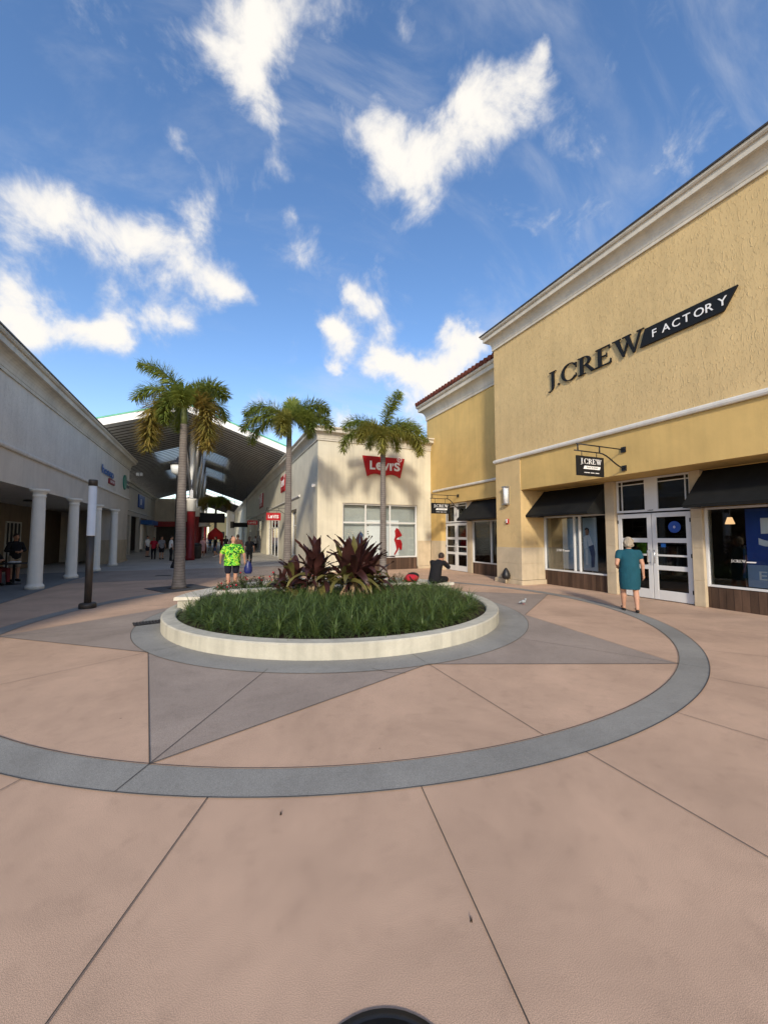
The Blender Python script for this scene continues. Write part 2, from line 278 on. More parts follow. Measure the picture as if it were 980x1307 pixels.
# serif letters in a unit box, list of polygons
def arcpoly(cx,cy,rx,ry,a0,a1,t0,t1,n=22):
    """crescent stroke: thickness between t0 (top/bottom) and t1 (sides)"""
    o=[];i=[]
    for k in range(n+1):
        a=a0+(a1-a0)*k/n; c,s=math.cos(a),math.sin(a); th=t0+(t1-t0)*abs(c)**1.3
        o.append((cx+rx*c,cy+ry*s)); i.append((cx+(rx-th)*c,cy+(ry-th*.9)*s))
    return [[o[k],o[k+1],i[k+1],i[k]] for k in range(n)]
def rect(a,b,c,d): return [(a,b),(c,b),(c,d),(a,d)]
SER={
 'J':(.5,[rect(.20,.1,.34,.97),rect(.08,.95,.46,1.0)]+[[( .20,.12),(.34,.12),(.30,-.06),(.20,-.16)],[(.30,-.06),(.2,-.16),(.06,-.22),(.12,-.17)],[(.06,-.22),(.12,-.17),(.05,-.14),(-.02,-.18)]]),
 '.':(.22,[[(.02,.07),(.09,.0),(.16,.07),(.09,.14)]]),
 'C':(.86,arcpoly(.46,.5,.44,.52,R(42),R(318),.045,.15)+[rect(.76,.62,.80,.92),rect(.76,.08,.79,.3)]),
 'R':(.84,[rect(.12,.0,.27,1.0),rect(.02,.0,.38,.05),rect(.02,.95,.3,1.0)]+arcpoly(.30,.73,.33,.27,R(-90),R(90),.05,.14,14)+[[(.36,.47),(.5,.47),(.80,.03),(.63,.03)],rect(.63,.0,.92,.05)]),
 'E':(.74,[rect(.12,.0,.27,1.0),rect(.02,.0,.68,.055),rect(.02,.945,.64,1.0),rect(.27,.49,.5,.54),rect(.60,.80,.64,.95),rect(.64,.05,.68,.24),rect(.48,.40,.51,.62)]),
 'W':(1.22,[[(.10,.97),(.27,.97),(.47,.0),(.40,.0)],[(.40,.0),(.46,.0),(.66,.80),(.60,.80)],[(.50,.97),(.67,.97),(.87,.0),(.80,.0)],[(.80,.0),(.86,.0),(1.12,.97),(1.05,.97)],rect(.0,.95,.34,1.0),rect(.40,.95,.74,1.0),rect(.96,.95,1.22,1.0)]),
}
def jcrew(mb,fn,u,v,w,h,d0,d1):
    tot=sum(SER[c][0] for c in 'J.CREW'); sx=w/tot; x=0; q=0
    for c in 'J.CREW':
        for p in SER[c][1]:
            q=(q+1)%7; e=q*.0006*(1 if d1>d0 else -1)
            mb.prism([(u+(x+a)*sx,v+b*h) for a,b in p],fn,d0,d1+e)
        x+=SER[c][0]
# ------------------------------------------------------------------ ground & paving
def sheet(name,polys,z,m):
    b=MB()
    for p in polys: b.add([(x,y,z) for x,y in p],[tuple(range(len(p)))])
    return struct(b.build(name,m))
g=400; gb=MB(); gb.add([(-g,-g,0),(g,-g,0),(g,g,0),(-g,g,0)],[(0,1,2,3)]); ground=struct(gb.build('ground',M['peach']))
RC=(2.72,8.62)
def pol(r,a,c=RC): return (c[0]+r*math.cos(R(a)),c[1]+r*math.sin(R(a)))
def annulus(c,r0,r1,n=180): return [[pol(r0,360*k/n,c),pol(r1,360*k/n,c),pol(r1,360*(k+1)/n,c),pol(r0,360*(k+1)/n,c)] for k in range(n)]
RT=[(-182,6.04),(-170,6.0),(-157,6.0),(-136,6.043),(-121,6.035),(-107,6.055),(-94,6.047),(-82,6.05),(-61,6.141),(-45,6.215),(-30,6.255),(-12,6.26),(10,6.2),(60,6.15),(120,6.05),(145,5.98),(165,5.98),(178,6.04),(190,6.0)]
def RI(a):
    a=(a+180)%360-180
    for (a0,r0),(a1,r1) in zip(RT[:-1],RT[1:]):
        if a0<=a<=a1: t=(a-a0)/(a1-a0); return r0+(r1-r0)*t
def RIs(a): return sum(RI(a+d) for d in (-8,-4,0,4,8))/5
def RO(a): return RIs(a)+.32
sheet('paving_ring',[[pol(RIs(a),a),pol(RO(a),a),pol(RO(a+2),a+2),pol(RIs(a+2),a+2)] for a in range(-180,180,2)],.004,M['blue'])
star=[]
for k in range(6):
    a=-1+60*k; star.append([pol(3.85,a-30)[:2],pol(4.05,a-30),pol(RIs(a),a),pol(4.05,a+30),pol(3.85,a+30)])
sheet('paving_star',star,.004,M['taupe'])
PC=(2.62,8.52)
sheet('paving_inner_ring',annulus((2.67,8.5),3.3,3.96),.008,M['blue'])
sheet('concrete_walk',[[(-60,22.5),(60,22.5),(60,130),(-60,130)]],.008,M['conc'])
sheet('taupe_walk',[[(-4.8,17.3),(4.0,17.3),(4.0,22.5),(-4.8,22.5)]],.004,M['taupe'])
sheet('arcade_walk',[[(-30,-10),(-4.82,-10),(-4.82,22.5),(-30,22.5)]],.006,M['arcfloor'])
jb=MB()
def joint(p,q,w=.006,z=.0105):
    p=Vector(p);q=Vector(q); n=(q-p).normalized(); n=Vector((-n.y,n.x))*w/2
    jb.add([(*(p+n),z),(*(p-n),z),(*(q-n),z),(*(q+n),z)],[(0,1,2,3)])
for k in range(-15,14):
    a=-90+12.6*k; joint(pol(RO(a),a),pol(16 if -140<a<-60 else 8.6,a))
joint((1.9,4.72),(2.02,4.5),.008); joint((2.02,4.5),(2.22,4.38),.007)
for k in range(6):
    joint(pol(3.96,-1+60*k),pol(RO(-1+60*k),-1+60*k)); joint(pol(4.05,-31+60*k),pol(RIs(-31+60*k),-31+60*k)); joint(pol(3.47,-31+60*k),pol(3.96,-31+60*k))
    t=pol(RIs(-1+60*k),-1+60*k); joint(t,pol(4.05,-31+60*k),.007); joint(t,pol(4.05,29+60*k),.007)
for rf,c in ((RIs,RC),(RO,RC),(lambda a:3.96,(2.67,8.5))):
    for k in range(180): joint(pol(rf(2*k),2*k,c),pol(rf(2*k+2),2*k+2,c),.007)
for y in (17.3,22.5): joint((-4.8,y),(4.2,y))
joint((-4.82,-5),(-4.82,22.5))
for y in (26,30,34,38,44,50): joint((-6.9,y),(4.3,y))
for x in (-4.8,-1.6,1.6): joint((x,22.5),(x,60))
struct(jb.build('paving_joints',M['joint']))
# ------------------------------------------------------------------ shopfront helpers
def cornice_prof(z0,z1,out):
    h=z1-z0; P=[(0,z0),(.05,z0),(.05,z0+.06*h*2),(.03,z0+.13*h)]
    for k in range(7):
        t=k/6; P.append((.05+(out*.72-.05)*(1-math.cos(t*PI/2)),z0+h*(.15+.45*math.sin(t*PI/2))))
    P+= [(out*.80,z0+h*.62),(out*.80,z0+h*.84),(out*.92,z0+h*.86),(out,z0+h*.92),(out,z1),(0,z1)]
    return P
def round_trim(z0,z1,o): return [(0,z0),(o*.7,z0+.01),(o,z0+(z1-z0)*.35),(o,z0+(z1-z0)*.7),(o*.6,z1-.01),(0,z1)]
def win_frame(mb,fn,u0,u1,v0,v1,t=.05,d=.06,mull=(),hor=()):
    def bx(a,b,c,e,dd): mb.prism([(a,c),(b,c),(b,e),(a,e)],fn,-.02,dd)
    bx(u0,u0+t,v0,v1,d); bx(u1-t,u1,v0,v1,d); bx(u0+t,u1-t,v0,v0+t,d-.003); bx(u0+t,u1-t,v1-t,v1,d-.003)
    for m in mull: bx(m-t/2,m+t/2,v0+t,v1-t,d-.006)
    for h in hor: bx(u0+t,u1-t,h-t/2,h+t/2,d-.009)
def pane(fn,u0,u1,v0,v1,parent,m,d=.01,name='glass'):
    b=MB(); b.prism([(u0,v0),(u1,v0),(u1,v1),(u0,v1)],fn,d-.004,d+.004); return b.build(name,m,parent)
def double_door(root,fn,u0,u1,top=2.33):
    """two leaves between u0,u1, returns"""
    um=(u0+u1)/2
    for s,(a,b) in enumerate(((u0,um-.008),(um+.008,u1))):
        d=MB(); t=.115
        def bx(p,q,r,e,dd=.05): d.prism([(p,r),(q,r),(q,e),(p,e)],fn,0,dd)
        bx(a,a+t,.02,top-.01); bx(b-t,b,.02,top-.01)
        for (r,e) in ((.02,.27),(.80,.92),(1.52,1.64),(2.2,top-.01)): bx(a+t,b-t,r,e,.047)
        bx(a+t,b-t,1.16,1.21,.044)
        o=d.build('door',M['white'],root,bevel=.006)
        pane(fn,a+t,b-t,.27,2.2,o,M['glassd'],.02)
        h=MB(); hu=(b-.055) if s==0 else (a+.055)
        h.tube([fn(hu,.98,.05),fn(hu,.98,.10),fn(hu-(.03 if s==0 else -.03),1.0,.12),fn(hu-(.03 if s==0 else -.03),1.3,.12),fn(hu,1.32,.10),fn(hu,1.32,.05)],.011,6); h.build('handle',M['chrome'],o)
        hx=a+.012 if s==0 else b-.012
        for z in (.3,1.2,2.1): hg=MB(); hg.prism([(hx-.012,z-.05),(hx+.012,z-.05),(hx+.012,z+.05),(hx-.012,z+.05)],fn,.05,.062); hg.build('hinge',M['black'],o)
def transom(root,fn,u0,u1,z0,z1):
    um=(u0+u1)/2; f=MB()
    def bx(p,q,r,e,dd=.05): f.prism([(p,r),(q,r),(q,e),(p,e)],fn,0,dd)
    bx(u0,u1,z0,z0+.06,.055); bx(u0,u1,z1-.05,z1,.055); bx(um-.17,um+.17,z0+.06,z1-.05,.053); bx(u0,u0+.05,z0+.06,z1-.05); bx(u1-.05,u1,z0+.06,z1-.05)
    for a,b,vx in ((u0+.05,um-.17,u0+.14),(um+.17,u1-.05,u1-.15)):
        bx(a,b,z1-.16,z1-.135,.04); bx(vx,vx+.025,z0+.06,z1-.16,.038); bx(vx,vx+.025,z1-.135,z1-.05,.038)
    w=f.build('transom_window',M['white'],root)
    pane(fn,u0+.05,um-.17,z0+.06,z1-.05,w,M['glassd'],.015); pane(fn,um+.17,u1-.05,z0+.06,z1-.05,w,M['glassd'],.015)
def awning(root,xw,xo,y0,y1,zt,zb):
    b=MB(); th=.02
    # sloped canvas with slight sag and scalloped ribs
    n=12; vs=[];fs=[]
    for j in range(n+1):
        y=y0+(y1-y0)*j/n; sag=.012*math.sin(j*1.7)
        for k in range(7):
            t=k/6; x=xw+(xo-xw)*t; z=zt+(zb-zt)*t-.03*math.sin(t*PI)+sag*math.sin(t*PI)
            vs.append((x,y,z))
    for j in range(n):
        for k in range(6): fs.append((j*7+k,j*7+k+1,(j+1)*7+k+1,(j+1)*7+k))
    b.add(vs,fs,True); b.add([(xo,y0,zb),(xo,y1,zb),(xo+.015,y1,zb-.07),(xo+.015,y0,zb-.07)],[(0,1,2,3)])
    for y in (y0,y1): b.add([(xw,y,zt),(xo,y,zb),(xo+.015,y,zb-.07),(xw,y,zb-.07)],[(0,1,2,3)])
    a=b.build('awning',M['awn'],root)
    f=MB(); f.tube([(xo+.03,y0+.02,zb-.05),(xo+.03,y1-.02,zb-.05)],.015,6)
    for y in (y0+.03,y1-.03): f.tube([(xo+.03,y,zb-.05),(xw,y,zb-.05)],.013,6)
    f.build('awning_frame',M['steel'],a)
def blade_sign(name,label,group,wx,y,zt,zb,x0,x1,s0,s1,s=-1,board=None,lines=True):
    """bracket on wall x=wx, sign plate facing camera (plane y), sign from x0..x1 , z s0..s1"""
    r=empty(name,(wx,y,zt),label,'sign',group); b=MB()
    for z in (zt,zb): b.box(wx-.002,y-.06,z-.07,wx-.035,y+.06,z+.07)
    b.tube([(wx,y,zt),(x0+.02,y,zt)],.016,6); zs=zt-.17; xm=x1-.12
    b.tube([(x0-.06,y,zs),(xm,y,zs)],.016,6); b.tube([(x0+.06,y,zs),(x0+.06,y,zt)],.018,6); b.tube([(xm,y,zs),(xm,y,zt)],.018,6)
    pts=[]
    for k in range(9):
        t=k/8; pts.append((xm+(wx-xm)*t,y,zs+(zb-zs)*(.5-.5*math.cos(t*PI))))
    b.tube(pts,.018,6); b.build('bracket',M['black'],r)
    for x in (x0+.2*(x1-x0),x0+.75*(x1-x0)): h=MB(); h.tube([(x,y,s1),(x,y,zs)],.01,5); h.build('hanger',M['black'],r)
    p=MB(); p.box(x0,y-.02,s0,x1,y+.02,s1); pl=p.build('sign_plate',board or M['signblack'],r,bevel=.004)
    w=x1-x0;hh=s1-s0; fn=fY(y-.02)
    return r,pl,fn,w,hh
def jcrew_blade(label,wx,y,zt,zb,x0,x1,s0,s1):
    r,pl,fn,w,h=blade_sign('blade_sign',label,'black hanging signs of the yellow shop',wx,y,zt,zb,x0,x1,s0,s1)
    l=MB(); jcrew(l,fn,x0+w*.12,s0+h*.60,w*.78,h*.27,.001,.008); l.build('lettering',M['signwhite'],pl)
    q=MB(); u=x0+w*.22; q.prism([(u,s0+h*.34),(u+w*.60,s0+h*.34),(u+w*.64,s0+h*.5),(u+w*.04,s0+h*.5)],fn,.001,.006); qo=q.build('name_bar',M['signwhite'],pl)
    t=MB(); text(t,'FACTORY',fn,u+w*.12,s0+h*.385,h*.075,w*.42,.008,space=1.3); t.build('bar_lettering',M['signblack'],pl)
    t=MB()
    for k,(a,b2) in enumerate(((.25,.45),(.48,.62),(.66,.8))):
        for j in range(5): t.prism([(x0+w*(a+(b2-a)*j/5),s0+h*.14),(x0+w*(a+(b2-a)*(j+.7)/5),s0+h*.14),(x0+w*(a+(b2-a)*(j+.7)/5),s0+h*.18),(x0+w*(a+(b2-a)*j/5),s0+h*.18)],fn,.001,.005)
    t.build('small_print',M['signwhite'],pl)
    return r
# ------------------------------------------------------------------ yellow shop, main block
ys=empty('yellow_shop',(9.8,5,0),'tall rough yellow stucco shop with black awnings and large black lettering','shop')
YN=-12
b=MB(); b.box(9.8,YN,4.5,11.2,11.72,8.9); b.box(9.8,10.45,1.29,11.2,11.72,4.5); b.build('wall',M['ystucco'],ys)
b=MB(); b.box(9.825,YN,3.31,11.2,10.448,4.498); b.box(10.9,7.98,2.38,11.2,10.448,3.31); b.box(10.9,YN,2.38,11.2,5.46,3.31); b.build('band',M['ysmooth'],ys)
def block_stack(mb,x0,y0,x1,y1,zs,g=.006):
    for a,c in zip(zs[:-1],zs[1:]): mb.box(x0,y0,a+g,x1,y1,c)
    mb.box(x0+.008,y0+.008,zs[0],x1-.008,y1-.008,zs[-1]-.01)
b=MB(); block_stack(b,9.785,10.435,11.1,11.73,[.16,.72,1.29]); b.box(9.72,10.37,0,11.1,11.78,.155); b.build('stone_base',M['stone'],ys,bevel=.008)
for y0,y1 in ((7.68,7.975),(5.463,5.70)):
    b=MB(); block_stack(b,10.74,y0,11.15,y1,[0,.62,1.4,2.15,2.9,3.305]); b.build('stone_pier',M['stone'],ys,bevel=.006)
b=MB(); b.sweep(cornice_prof(8.86,9.5,.36),[(12.5,11.72),(9.8,11.72),(9.8,YN)][::-1] if False else [(9.8,YN),(9.8,11.72),(12.5,11.72)]); b.build('cornice',M['cornice'],ys,recalc=True)
b=MB(); b.sweep([(.37,9.5),(.39,9.5),(.39,9.54),(-.1,9.56)],[(9.8,YN),(9.8,11.72),(12.5,11.72)]); b.build('coping_cap',M['bronze'],ys,recalc=True)
b=MB(); b.sweep(round_trim(4.44,4.58,.07),[(9.8,YN),(9.8,11.72),(10.58,11.72)]); b.build('trim_moulding',M['trim'],ys,recalc=True)
# shell to keep the inside dark
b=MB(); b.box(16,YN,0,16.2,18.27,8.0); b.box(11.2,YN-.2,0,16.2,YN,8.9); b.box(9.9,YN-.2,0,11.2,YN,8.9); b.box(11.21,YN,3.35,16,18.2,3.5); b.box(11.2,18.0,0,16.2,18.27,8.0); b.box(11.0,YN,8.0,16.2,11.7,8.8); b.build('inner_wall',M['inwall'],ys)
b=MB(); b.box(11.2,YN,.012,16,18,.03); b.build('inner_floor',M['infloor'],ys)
f=fX(10.9)
def shopwin(root,fn,u0,u1,mull,z0=.5,z1=2.38,wood=True,hor=()):
    b=MB(); win_frame(b,fn,u0,u1,z0,z1,.05,.07,mull,hor); w=b.build('window',M['white'],root,bevel=.004)
    pane(fn,u0+.05,u1-.05,z0+.05,z1-.05,w,M['glass'],.0)
    if wood:
        b=MB(); b.prism([(u0,.0),(u1,.0),(u1,z0-.012),(u0,z0-.012)],fn,-.1,.05); b.build('wood_panel',M['wood'],root)
    return w
shopwin(ys,f,-10.43,-7.98,(-9.18,-8.98)); shopwin(ys,f,-5.46,-1.6,(-4.1,-2.9)); 
shopwin(ys,f,-.9,3.0,(1.0,))
b=MB(); b.box(10.9,.9,0,11.2,1.6,2.38); b.box(10.9,YN,0,11.2,-3.0,2.38); b.build('lower_wall',M['ysmooth'],ys)
double_door(ys,f,-7.66,-5.76); transom(ys,f,-7.67,-5.72,2.36,3.30)
awning(ys,10.89,10.0,8.0,10.44,3.29,2.42); awning(ys,10.89,10.0,1.5,5.47,3.29,2.42); awning(ys,10.89,10.0,-3.0,.95,3.29,2.42)
# lettering on the wall
b=MB(); jcrew(b,fX(9.8),-9.06,6.40,3.05,.52,.02,.06); b.build('shop_name_lettering',M['signblack'],ys)
b=MB(); b.prism([(-6.12,6.44),(-4.36,6.44),(-4.10,6.86),(-5.98,6.86)],fX(9.8),.02,.07); pb=b.build('name_bar',M['signblack'],ys)
b=MB(); x=-5.80
for ch in 'FACTORY':
    w=text(b,ch,fX(9.8),x,6.56,.185,None,.078,offset=.006); x+= .225
b.build('bar_lettering',M['signwhite'],pb)
# window posters
def poster(root,m,y0,y1,z0,z1,x=10.94): 
    b=MB(); b.box(x,y0,z0,x+.015,y1,z1); return b.build('poster',m,root)
p1=poster(ys,M['postblue'],8.99,9.72,.6,2.27); p2=poster(ys,M['postblue'],8.42,8.92,.6,2.27)
def flat(mb,pts,x,d): mb.prism([(-y,z) for y,z in pts],fX(x),0,d)
def jeans_couple(par,y,x):
    b=MB(); flat(b,[(y+.16,1.28),(y+.05,1.28),(y+.06,.78),(y+.14,.78)],x,.004); b.build('white_trousers',M['signwhite'],par)
    b=MB(); flat(b,[(y+.03,1.40),(y-.16,1.42),(y-.2,1.15),(y-.16,.72),(y-.05,.70),(y-.06,1.05)],x,.005); b.build('jeans_picture',M['denim'],par)
    b=MB(); flat(b,[(y+.1,1.72),(y-.02,1.74),(y-.13,1.42),(y+.02,1.36)],x,.006); flat(b,[(y+.2,1.66),(y+.1,1.72),(y+.06,1.3),(y+.18,1.28)],x,.003); b.build('shirt_picture',M['board'],par)
    b=MB(); flat(b,[(y+.12,1.72),(y+.02,1.72),(y+.0,1.83),(y+.05,1.92),(y+.13,1.88)],x,.007); b.build('head_picture',M['skin2'],par)
    b=MB(); flat(b,[(y+.12,1.84),(y-.01,1.80),(y-.0,1.93),(y+.08,1.97),(y+.15,1.93)],x,.005); b.build('hair_picture',M['brownhair'],par)
jeans_couple(p2,8.70,10.94)
b=MB(); text(b,'45',fX(10.94),-9.45,1.30,.13,.16,.006); b.build('price_lettering',M['signwhite'],p1)
def winlogo(par,y,z,w,x=10.905):
    b=MB(); jcrew(b,fX(x),-y,z,w*.6,w*.13,.012,.014); b.prism([(-y+w*.6,z),(-y+w*.97,z),(-y+w,z+w*.06),(-y+w*.63,z+w*.06)],fX(x),.012,.015); b.build('window_decal',M['signwhite'],par)
winlogo(ys,9.95,1.18,.55); winlogo(ys,5.0,1.10,.46)
p3=poster(ys,M['postnavy'],2.6,4.72,1.06,2.3); p4=poster(ys,M['postslate'],2.6,4.72,.57,1.06); 
b=MB(); text(b,'5',fX(10.94),-4.50,1.50,.58,.42,.008,offset=.03); b.build('price_lettering',M['signwhite'],p3)
b=MB(); text(b,'EV',fX(10.94),-4.52,.74,.19,.34,.008); b.build('price_lettering',M['signwhite'],p4)
# door decals
b=MB(); b.prism([(-6.15+.15*math.cos(a/12*PI),1.93+.15*math.sin(a/12*PI)) for a in range(24)],fX(10.9),.028,.031); dd=b.build('round_decal',M['postnavy'],ys)
b=MB(); text(b,'0',fX(10.9),-6.175,1.9,.06,.045,.034,offset=.01); b.build('decal_lettering',M['signwhite'],dd)
b=MB(); b.box(10.875,6.38,1.4,10.872,6.5,1.5); b.build('blue_decal',M['sblue'],ys)
b=MB(); text(b,'1009',fX(10.9),-6.78,2.38,.035,.14,.062); b.build('house_number',M['sgrey'],ys)
# sconce + alarm on pier
def wall_lamp(x,y,z0,z1,label):
    r=empty('wall_lamp',(x,y,z0),label,'lamp'); b=MB(); b.box(x-.04,y-.12,z0,x-.002,y+.12,z1); b.box(x-.15,y-.13,z0-.03,x-.002,y+.13,z0+.02); b.box(x-.15,y-.13,z1-.02,x-.002,y+.13,z1+.03); b.build('lamp_housing',M['steel'],r,bevel=.004)
    b=MB(); b.tube([(x-.065,y,z0+.02),(x-.065,y,z1-.02)],.085,16); b.build('lamp_shade',M['lens'],r)
wall_lamp(9.8,11.12,2.86,3.48,'steel wall lamp with white lens on the yellow shop corner pier')
r=empty('fire_alarm',(9.8,11.1,2.2),'small red fire alarm strobe under the wall lamp on the yellow pier','alarm'); b=MB(); b.box(9.75,11.04,2.14,9.798,11.16,2.32); b.build('alarm_body',M['red'],r,bevel=.006); b=MB(); b.box(9.72,11.06,2.25,9.749,11.14,2.30); b.ball((9.74,11.1,2.2),(.02,.035,.035)); b.build('strobe',M['signwhite'],r)
r=empty('standpipe',(9.62,11.05,0),'black hooded standpipe inlet on a short post at the stone pier foot','standpipe')
b=MB(); b.tube([(9.62,11.05,0),(9.62,11.05,.2)],.035,10); b.build('post',M['stone'],r)
b=MB(); b.lathe([(.02,.56),(.07,.50),(.12,.40),(.15,.30),(.145,.22),(.10,.17),(.02,.16)][::-1],9.62,11.05,14); b.build('hood',M['black'],r)
jcrew_blade('black hanging sign beside the door of the tall yellow wall',9.82,6.69,3.96,3.47,8.06,9.01,3.18,3.67)
# ------------------------------------------------------------------ yellow shop, far wing
yw=empty('yellow_wing',(10.6,15,0),'lower yellow wing with red clay tile roof edge beside the cream corner shop','shop')
b=MB(); b.box(10.6,11.73,4.0,11.2,18.27,8.05); b.build('wall',M['ystucco'] if False else M['ysmooth'],yw)
b=MB(); b.box(10.62,11.73,3.31,11.2,17.9,3.998); b.box(10.6,16.9,1.45,11.2,17.895,3.31); b.box(10.9,11.75,2.38,11.2,14.65,3.31); b.box(10.91,11.73,0,11.2,12.9,2.38); b.build('band',M['ysmooth'],yw)
b=MB(); block_stack(b,10.585,16.885,11.1,17.895,[.15,.8,1.45]); b.box(10.54,16.84,0,11.1,17.895,.145); b.build('stone_base',M['stone'],yw,bevel=.006)
b=MB(); block_stack(b,10.8,14.65,11.15,14.98,[0,.7,1.45,2.2,2.9,3.305]); b.build('stone_pier',M['stone'],yw,bevel=.006)
b=MB(); b.sweep(cornice_prof(8.0,8.85,.45),[(10.6,11.74),(10.6,18.27),(13,18.27)]); b.build('cornice',M['cornice'],yw,recalc=True)
b=MB(); b.sweep(round_trim(3.98,4.10,.06),[(10.6,11.74),(10.6,17.62)]); b.build('trim_moulding',M['trim'],yw,recalc=True)
b=MB(); y=11.8
while y<18.7:
    b.tube([(10.08,y,8.93),(11.6,y,9.45)],.11,8); y+=.27
b.add([(10.12,11.7,8.86),(10.12,18.75,8.86),(11.6,18.75,9.38),(11.6,11.7,9.38)],[(0,1,2,3)]); b.build('tile_roof',M['tile'],yw)
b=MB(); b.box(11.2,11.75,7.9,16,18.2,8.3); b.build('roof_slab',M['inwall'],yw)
shopwin(yw,f,-14.62,-12.9,(-13.35,)); double_door(yw,f,-16.86,-15.0); transom(yw,f,-16.86,-15.0,2.36,3.3)
awning(yw,10.89,10.0,11.9,14.66,3.29,2.44)
jcrew_blade('black hanging sign on the lower yellow wing, by the cream shop corner',10.62,15.4,3.60,3.02,9.14,10.14,2.73,3.22)
b=MB(); b.box(11.3,13.2,.9,12.2,14.4,.95); b.box(11.4,13.3,.1,11.5,13.4,.9); b.box(11.4,14.2,.1,11.5,14.3,.9); b.build('display_table',M['board'],yw)
# ------------------------------------------------------------------ cream corner shop
cs=empty('cream_shop',(7.5,17.9,0),'cream stucco corner shop with red batwing sign and wide window','shop')
LX,LY=4.45,17.9
b=MB()
b.box(LX,LY,3.3,10.598,18.2,6.3); b.box(LX,LY,0,5.7,18.2,3.3); b.box(9.78,LY,1.45,10.598,18.2,3.3); b.box(9.78,LY+.02,0,10.58,18.2,1.45)
# side wall with openings (y ranges): window 22.9-24.1 ; door bay 33.5-48 ...
ops=[(22.9,25.0,3.3),(29.5,36.5,3.4),(41,47,3.4),(52,58,3.4),(63,70,3.4)]
y=18.2
for a,c,zt in ops:
    b.box(LX,y,0,LX+.3,a,6.3); b.box(LX,a,zt,LX+.3,c,6.3); y=c
b.box(LX,y,0,LX+.3,95,6.3); b.build('wall',M['cstucco'],cs)
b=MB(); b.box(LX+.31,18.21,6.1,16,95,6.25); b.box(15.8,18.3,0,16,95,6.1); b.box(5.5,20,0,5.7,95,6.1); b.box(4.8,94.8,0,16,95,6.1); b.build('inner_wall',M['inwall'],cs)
b=MB(); b.sweep(cornice_prof(6.25,6.88,.42),[(10.58,LY),(LX,LY),(LX,95)][::-1]); b.build('cornice',M['cornice'],cs,recalc=True) if False else None
b=MB(); b.sweep([(-o,z) for o,z in cornice_prof(6.25,6.86,.42)],[(10.62,LY),(LX,LY),(LX,95)][::-1]); b.build('cornice',M['cornice'],cs,recalc=True)
b=MB(); b.sweep([(-o,z) for o,z in round_trim(3.9,4.03,.09)],[(LX,21.9),(LX,95)][::-1]); b.build('trim_moulding',M['trim'],cs,recalc=True)
b=MB(); block_stack(b,9.80,17.885,10.57,18.1,[.15,.8,1.45]); b.box(9.78,17.84,0,10.58,18.1,.145); b.build('stone_base',M['stone'],cs,bevel=.006)
fy=fY(18.05)
b=MB(); win_frame(b,fy,5.7,9.78,.6,3.3,.07,.06,(6.92,8.25),(2.36,)); cw=b.build('window',M['white'],cs,bevel=.005)
pane(fy,5.77,9.71,.67,3.23,cw,M['glass'],.0)
b=MB(); b.box(5.7,17.97,0,9.78,18.2,.585); b.build('wood_panel',M['wood'],cs)
b=MB(); b.box(5.72,18.28,.6,9.8,18.31,3.3); bl=b.build('window_shade',M['blind'],cs)
b=MB(); b.box(7.05,18.235,.68,8.85,18.255,2.5); b.box(5.8,18.24,.68,6.25,18.25,1.5); bd=b.build('display_board',M['board'],cs)
def fl(mb,pts,y,d): mb.prism(pts,fY(y),0,d)
b=MB(); fl(b,[(8.62,1.95),(8.72,2.12),(8.84,2.05),(9.05,1.72),(8.82,1.62),(8.70,1.52),(8.96,1.50),(9.05,1.3),(9.02,.98),(8.90,1.0),(8.86,1.15),(8.80,.95),(8.62,.70),(8.58,.76),(8.72,1.0),(8.66,1.3),(8.58,1.5),(8.66,1.72)],18.23,.01); b.build('red_figure_picture',M['red'],bd)
b=MB(); fl(b,[(6.55,1.25),(6.75,1.3),(6.82,1.6),(6.9,1.75),(6.75,1.9),(6.6,1.78),(6.5,1.55)],18.23,.01); b.build('blue_figure_picture',M['denim'],bd)
b=MB()
for z in (2.35,2.2,1.9,1.78): b.box(7.10,18.22,z,7.16,18.232,z+.05)
b.build('board_print',M['signblack'],bd)
# batwing sign
def batwing(parent,fn,u0,u1,v0,v1,d0=.02,d1=.12):
    w=u1-u0;h=v1-v0; P=[(u0,v1),(u0+w*.11,v0)]
    for k in range(1,9): t=k/9; P.append((u0+w*(.11+.39*t),v0+h*.14*math.sin(t*PI)**.8+h*.02*t))
    P.append((u0+w*.5,v0+h*.02))
    for k in range(1,9): t=k/9; P.append((u0+w*(.5+.39*t),v0+h*.14*math.sin(t*PI)**.8+h*.02*(1-t)))
    P+=[(u0+w*.89,v0),(u1,v1)]
    b=MB(); b.prism(P,fn,d0,d1); o=b.build('batwing_board',M['red'],parent)
    t=MB(); x=u0+w*.16
    for ch,ww,hh in (('L',.13,.40),('e',.155,.40),('V',.15,.34),('I',.05,.34),("'",.03,.34),('S',.15,.40)):
        text(t,ch,fn,x,v0+h*.36,h*hh*(1.28 if ch=='e' else 1.0)*(1. if ch!="'" else 1.0),w*ww,d1+.006,offset=.035); x+=w*(ww+.012)
    t.build('lettering',M['signwhite'],o)
    rr=MB(); cx,cy=u0+w*.87,v0+h*.93
    n=20; ra=h*.13
    for k in range(n):
        a0,a1=2*PI*k/n,2*PI*(k+1)/n; rr.prism([(cx+ra*math.cos(a0),cy+ra*math.sin(a0)),(cx+ra*math.cos(a1),cy+ra*math.sin(a1)),(cx+ra*.75*math.cos(a1),cy+ra*.75*math.sin(a1)),(cx+ra*.75*math.cos(a0),cy+ra*.75*math.sin(a0))],fn,d1,d1+.01)
    text(rr,'R',fn,cx-ra*.3,cy-ra*.4,ra*.8,ra*.6,d1+.006,offset=.01); rr.build('registered_mark',M['signwhite'],o)
batwing(cs,fY(17.9),6.68,8.98,4.66,5.68)
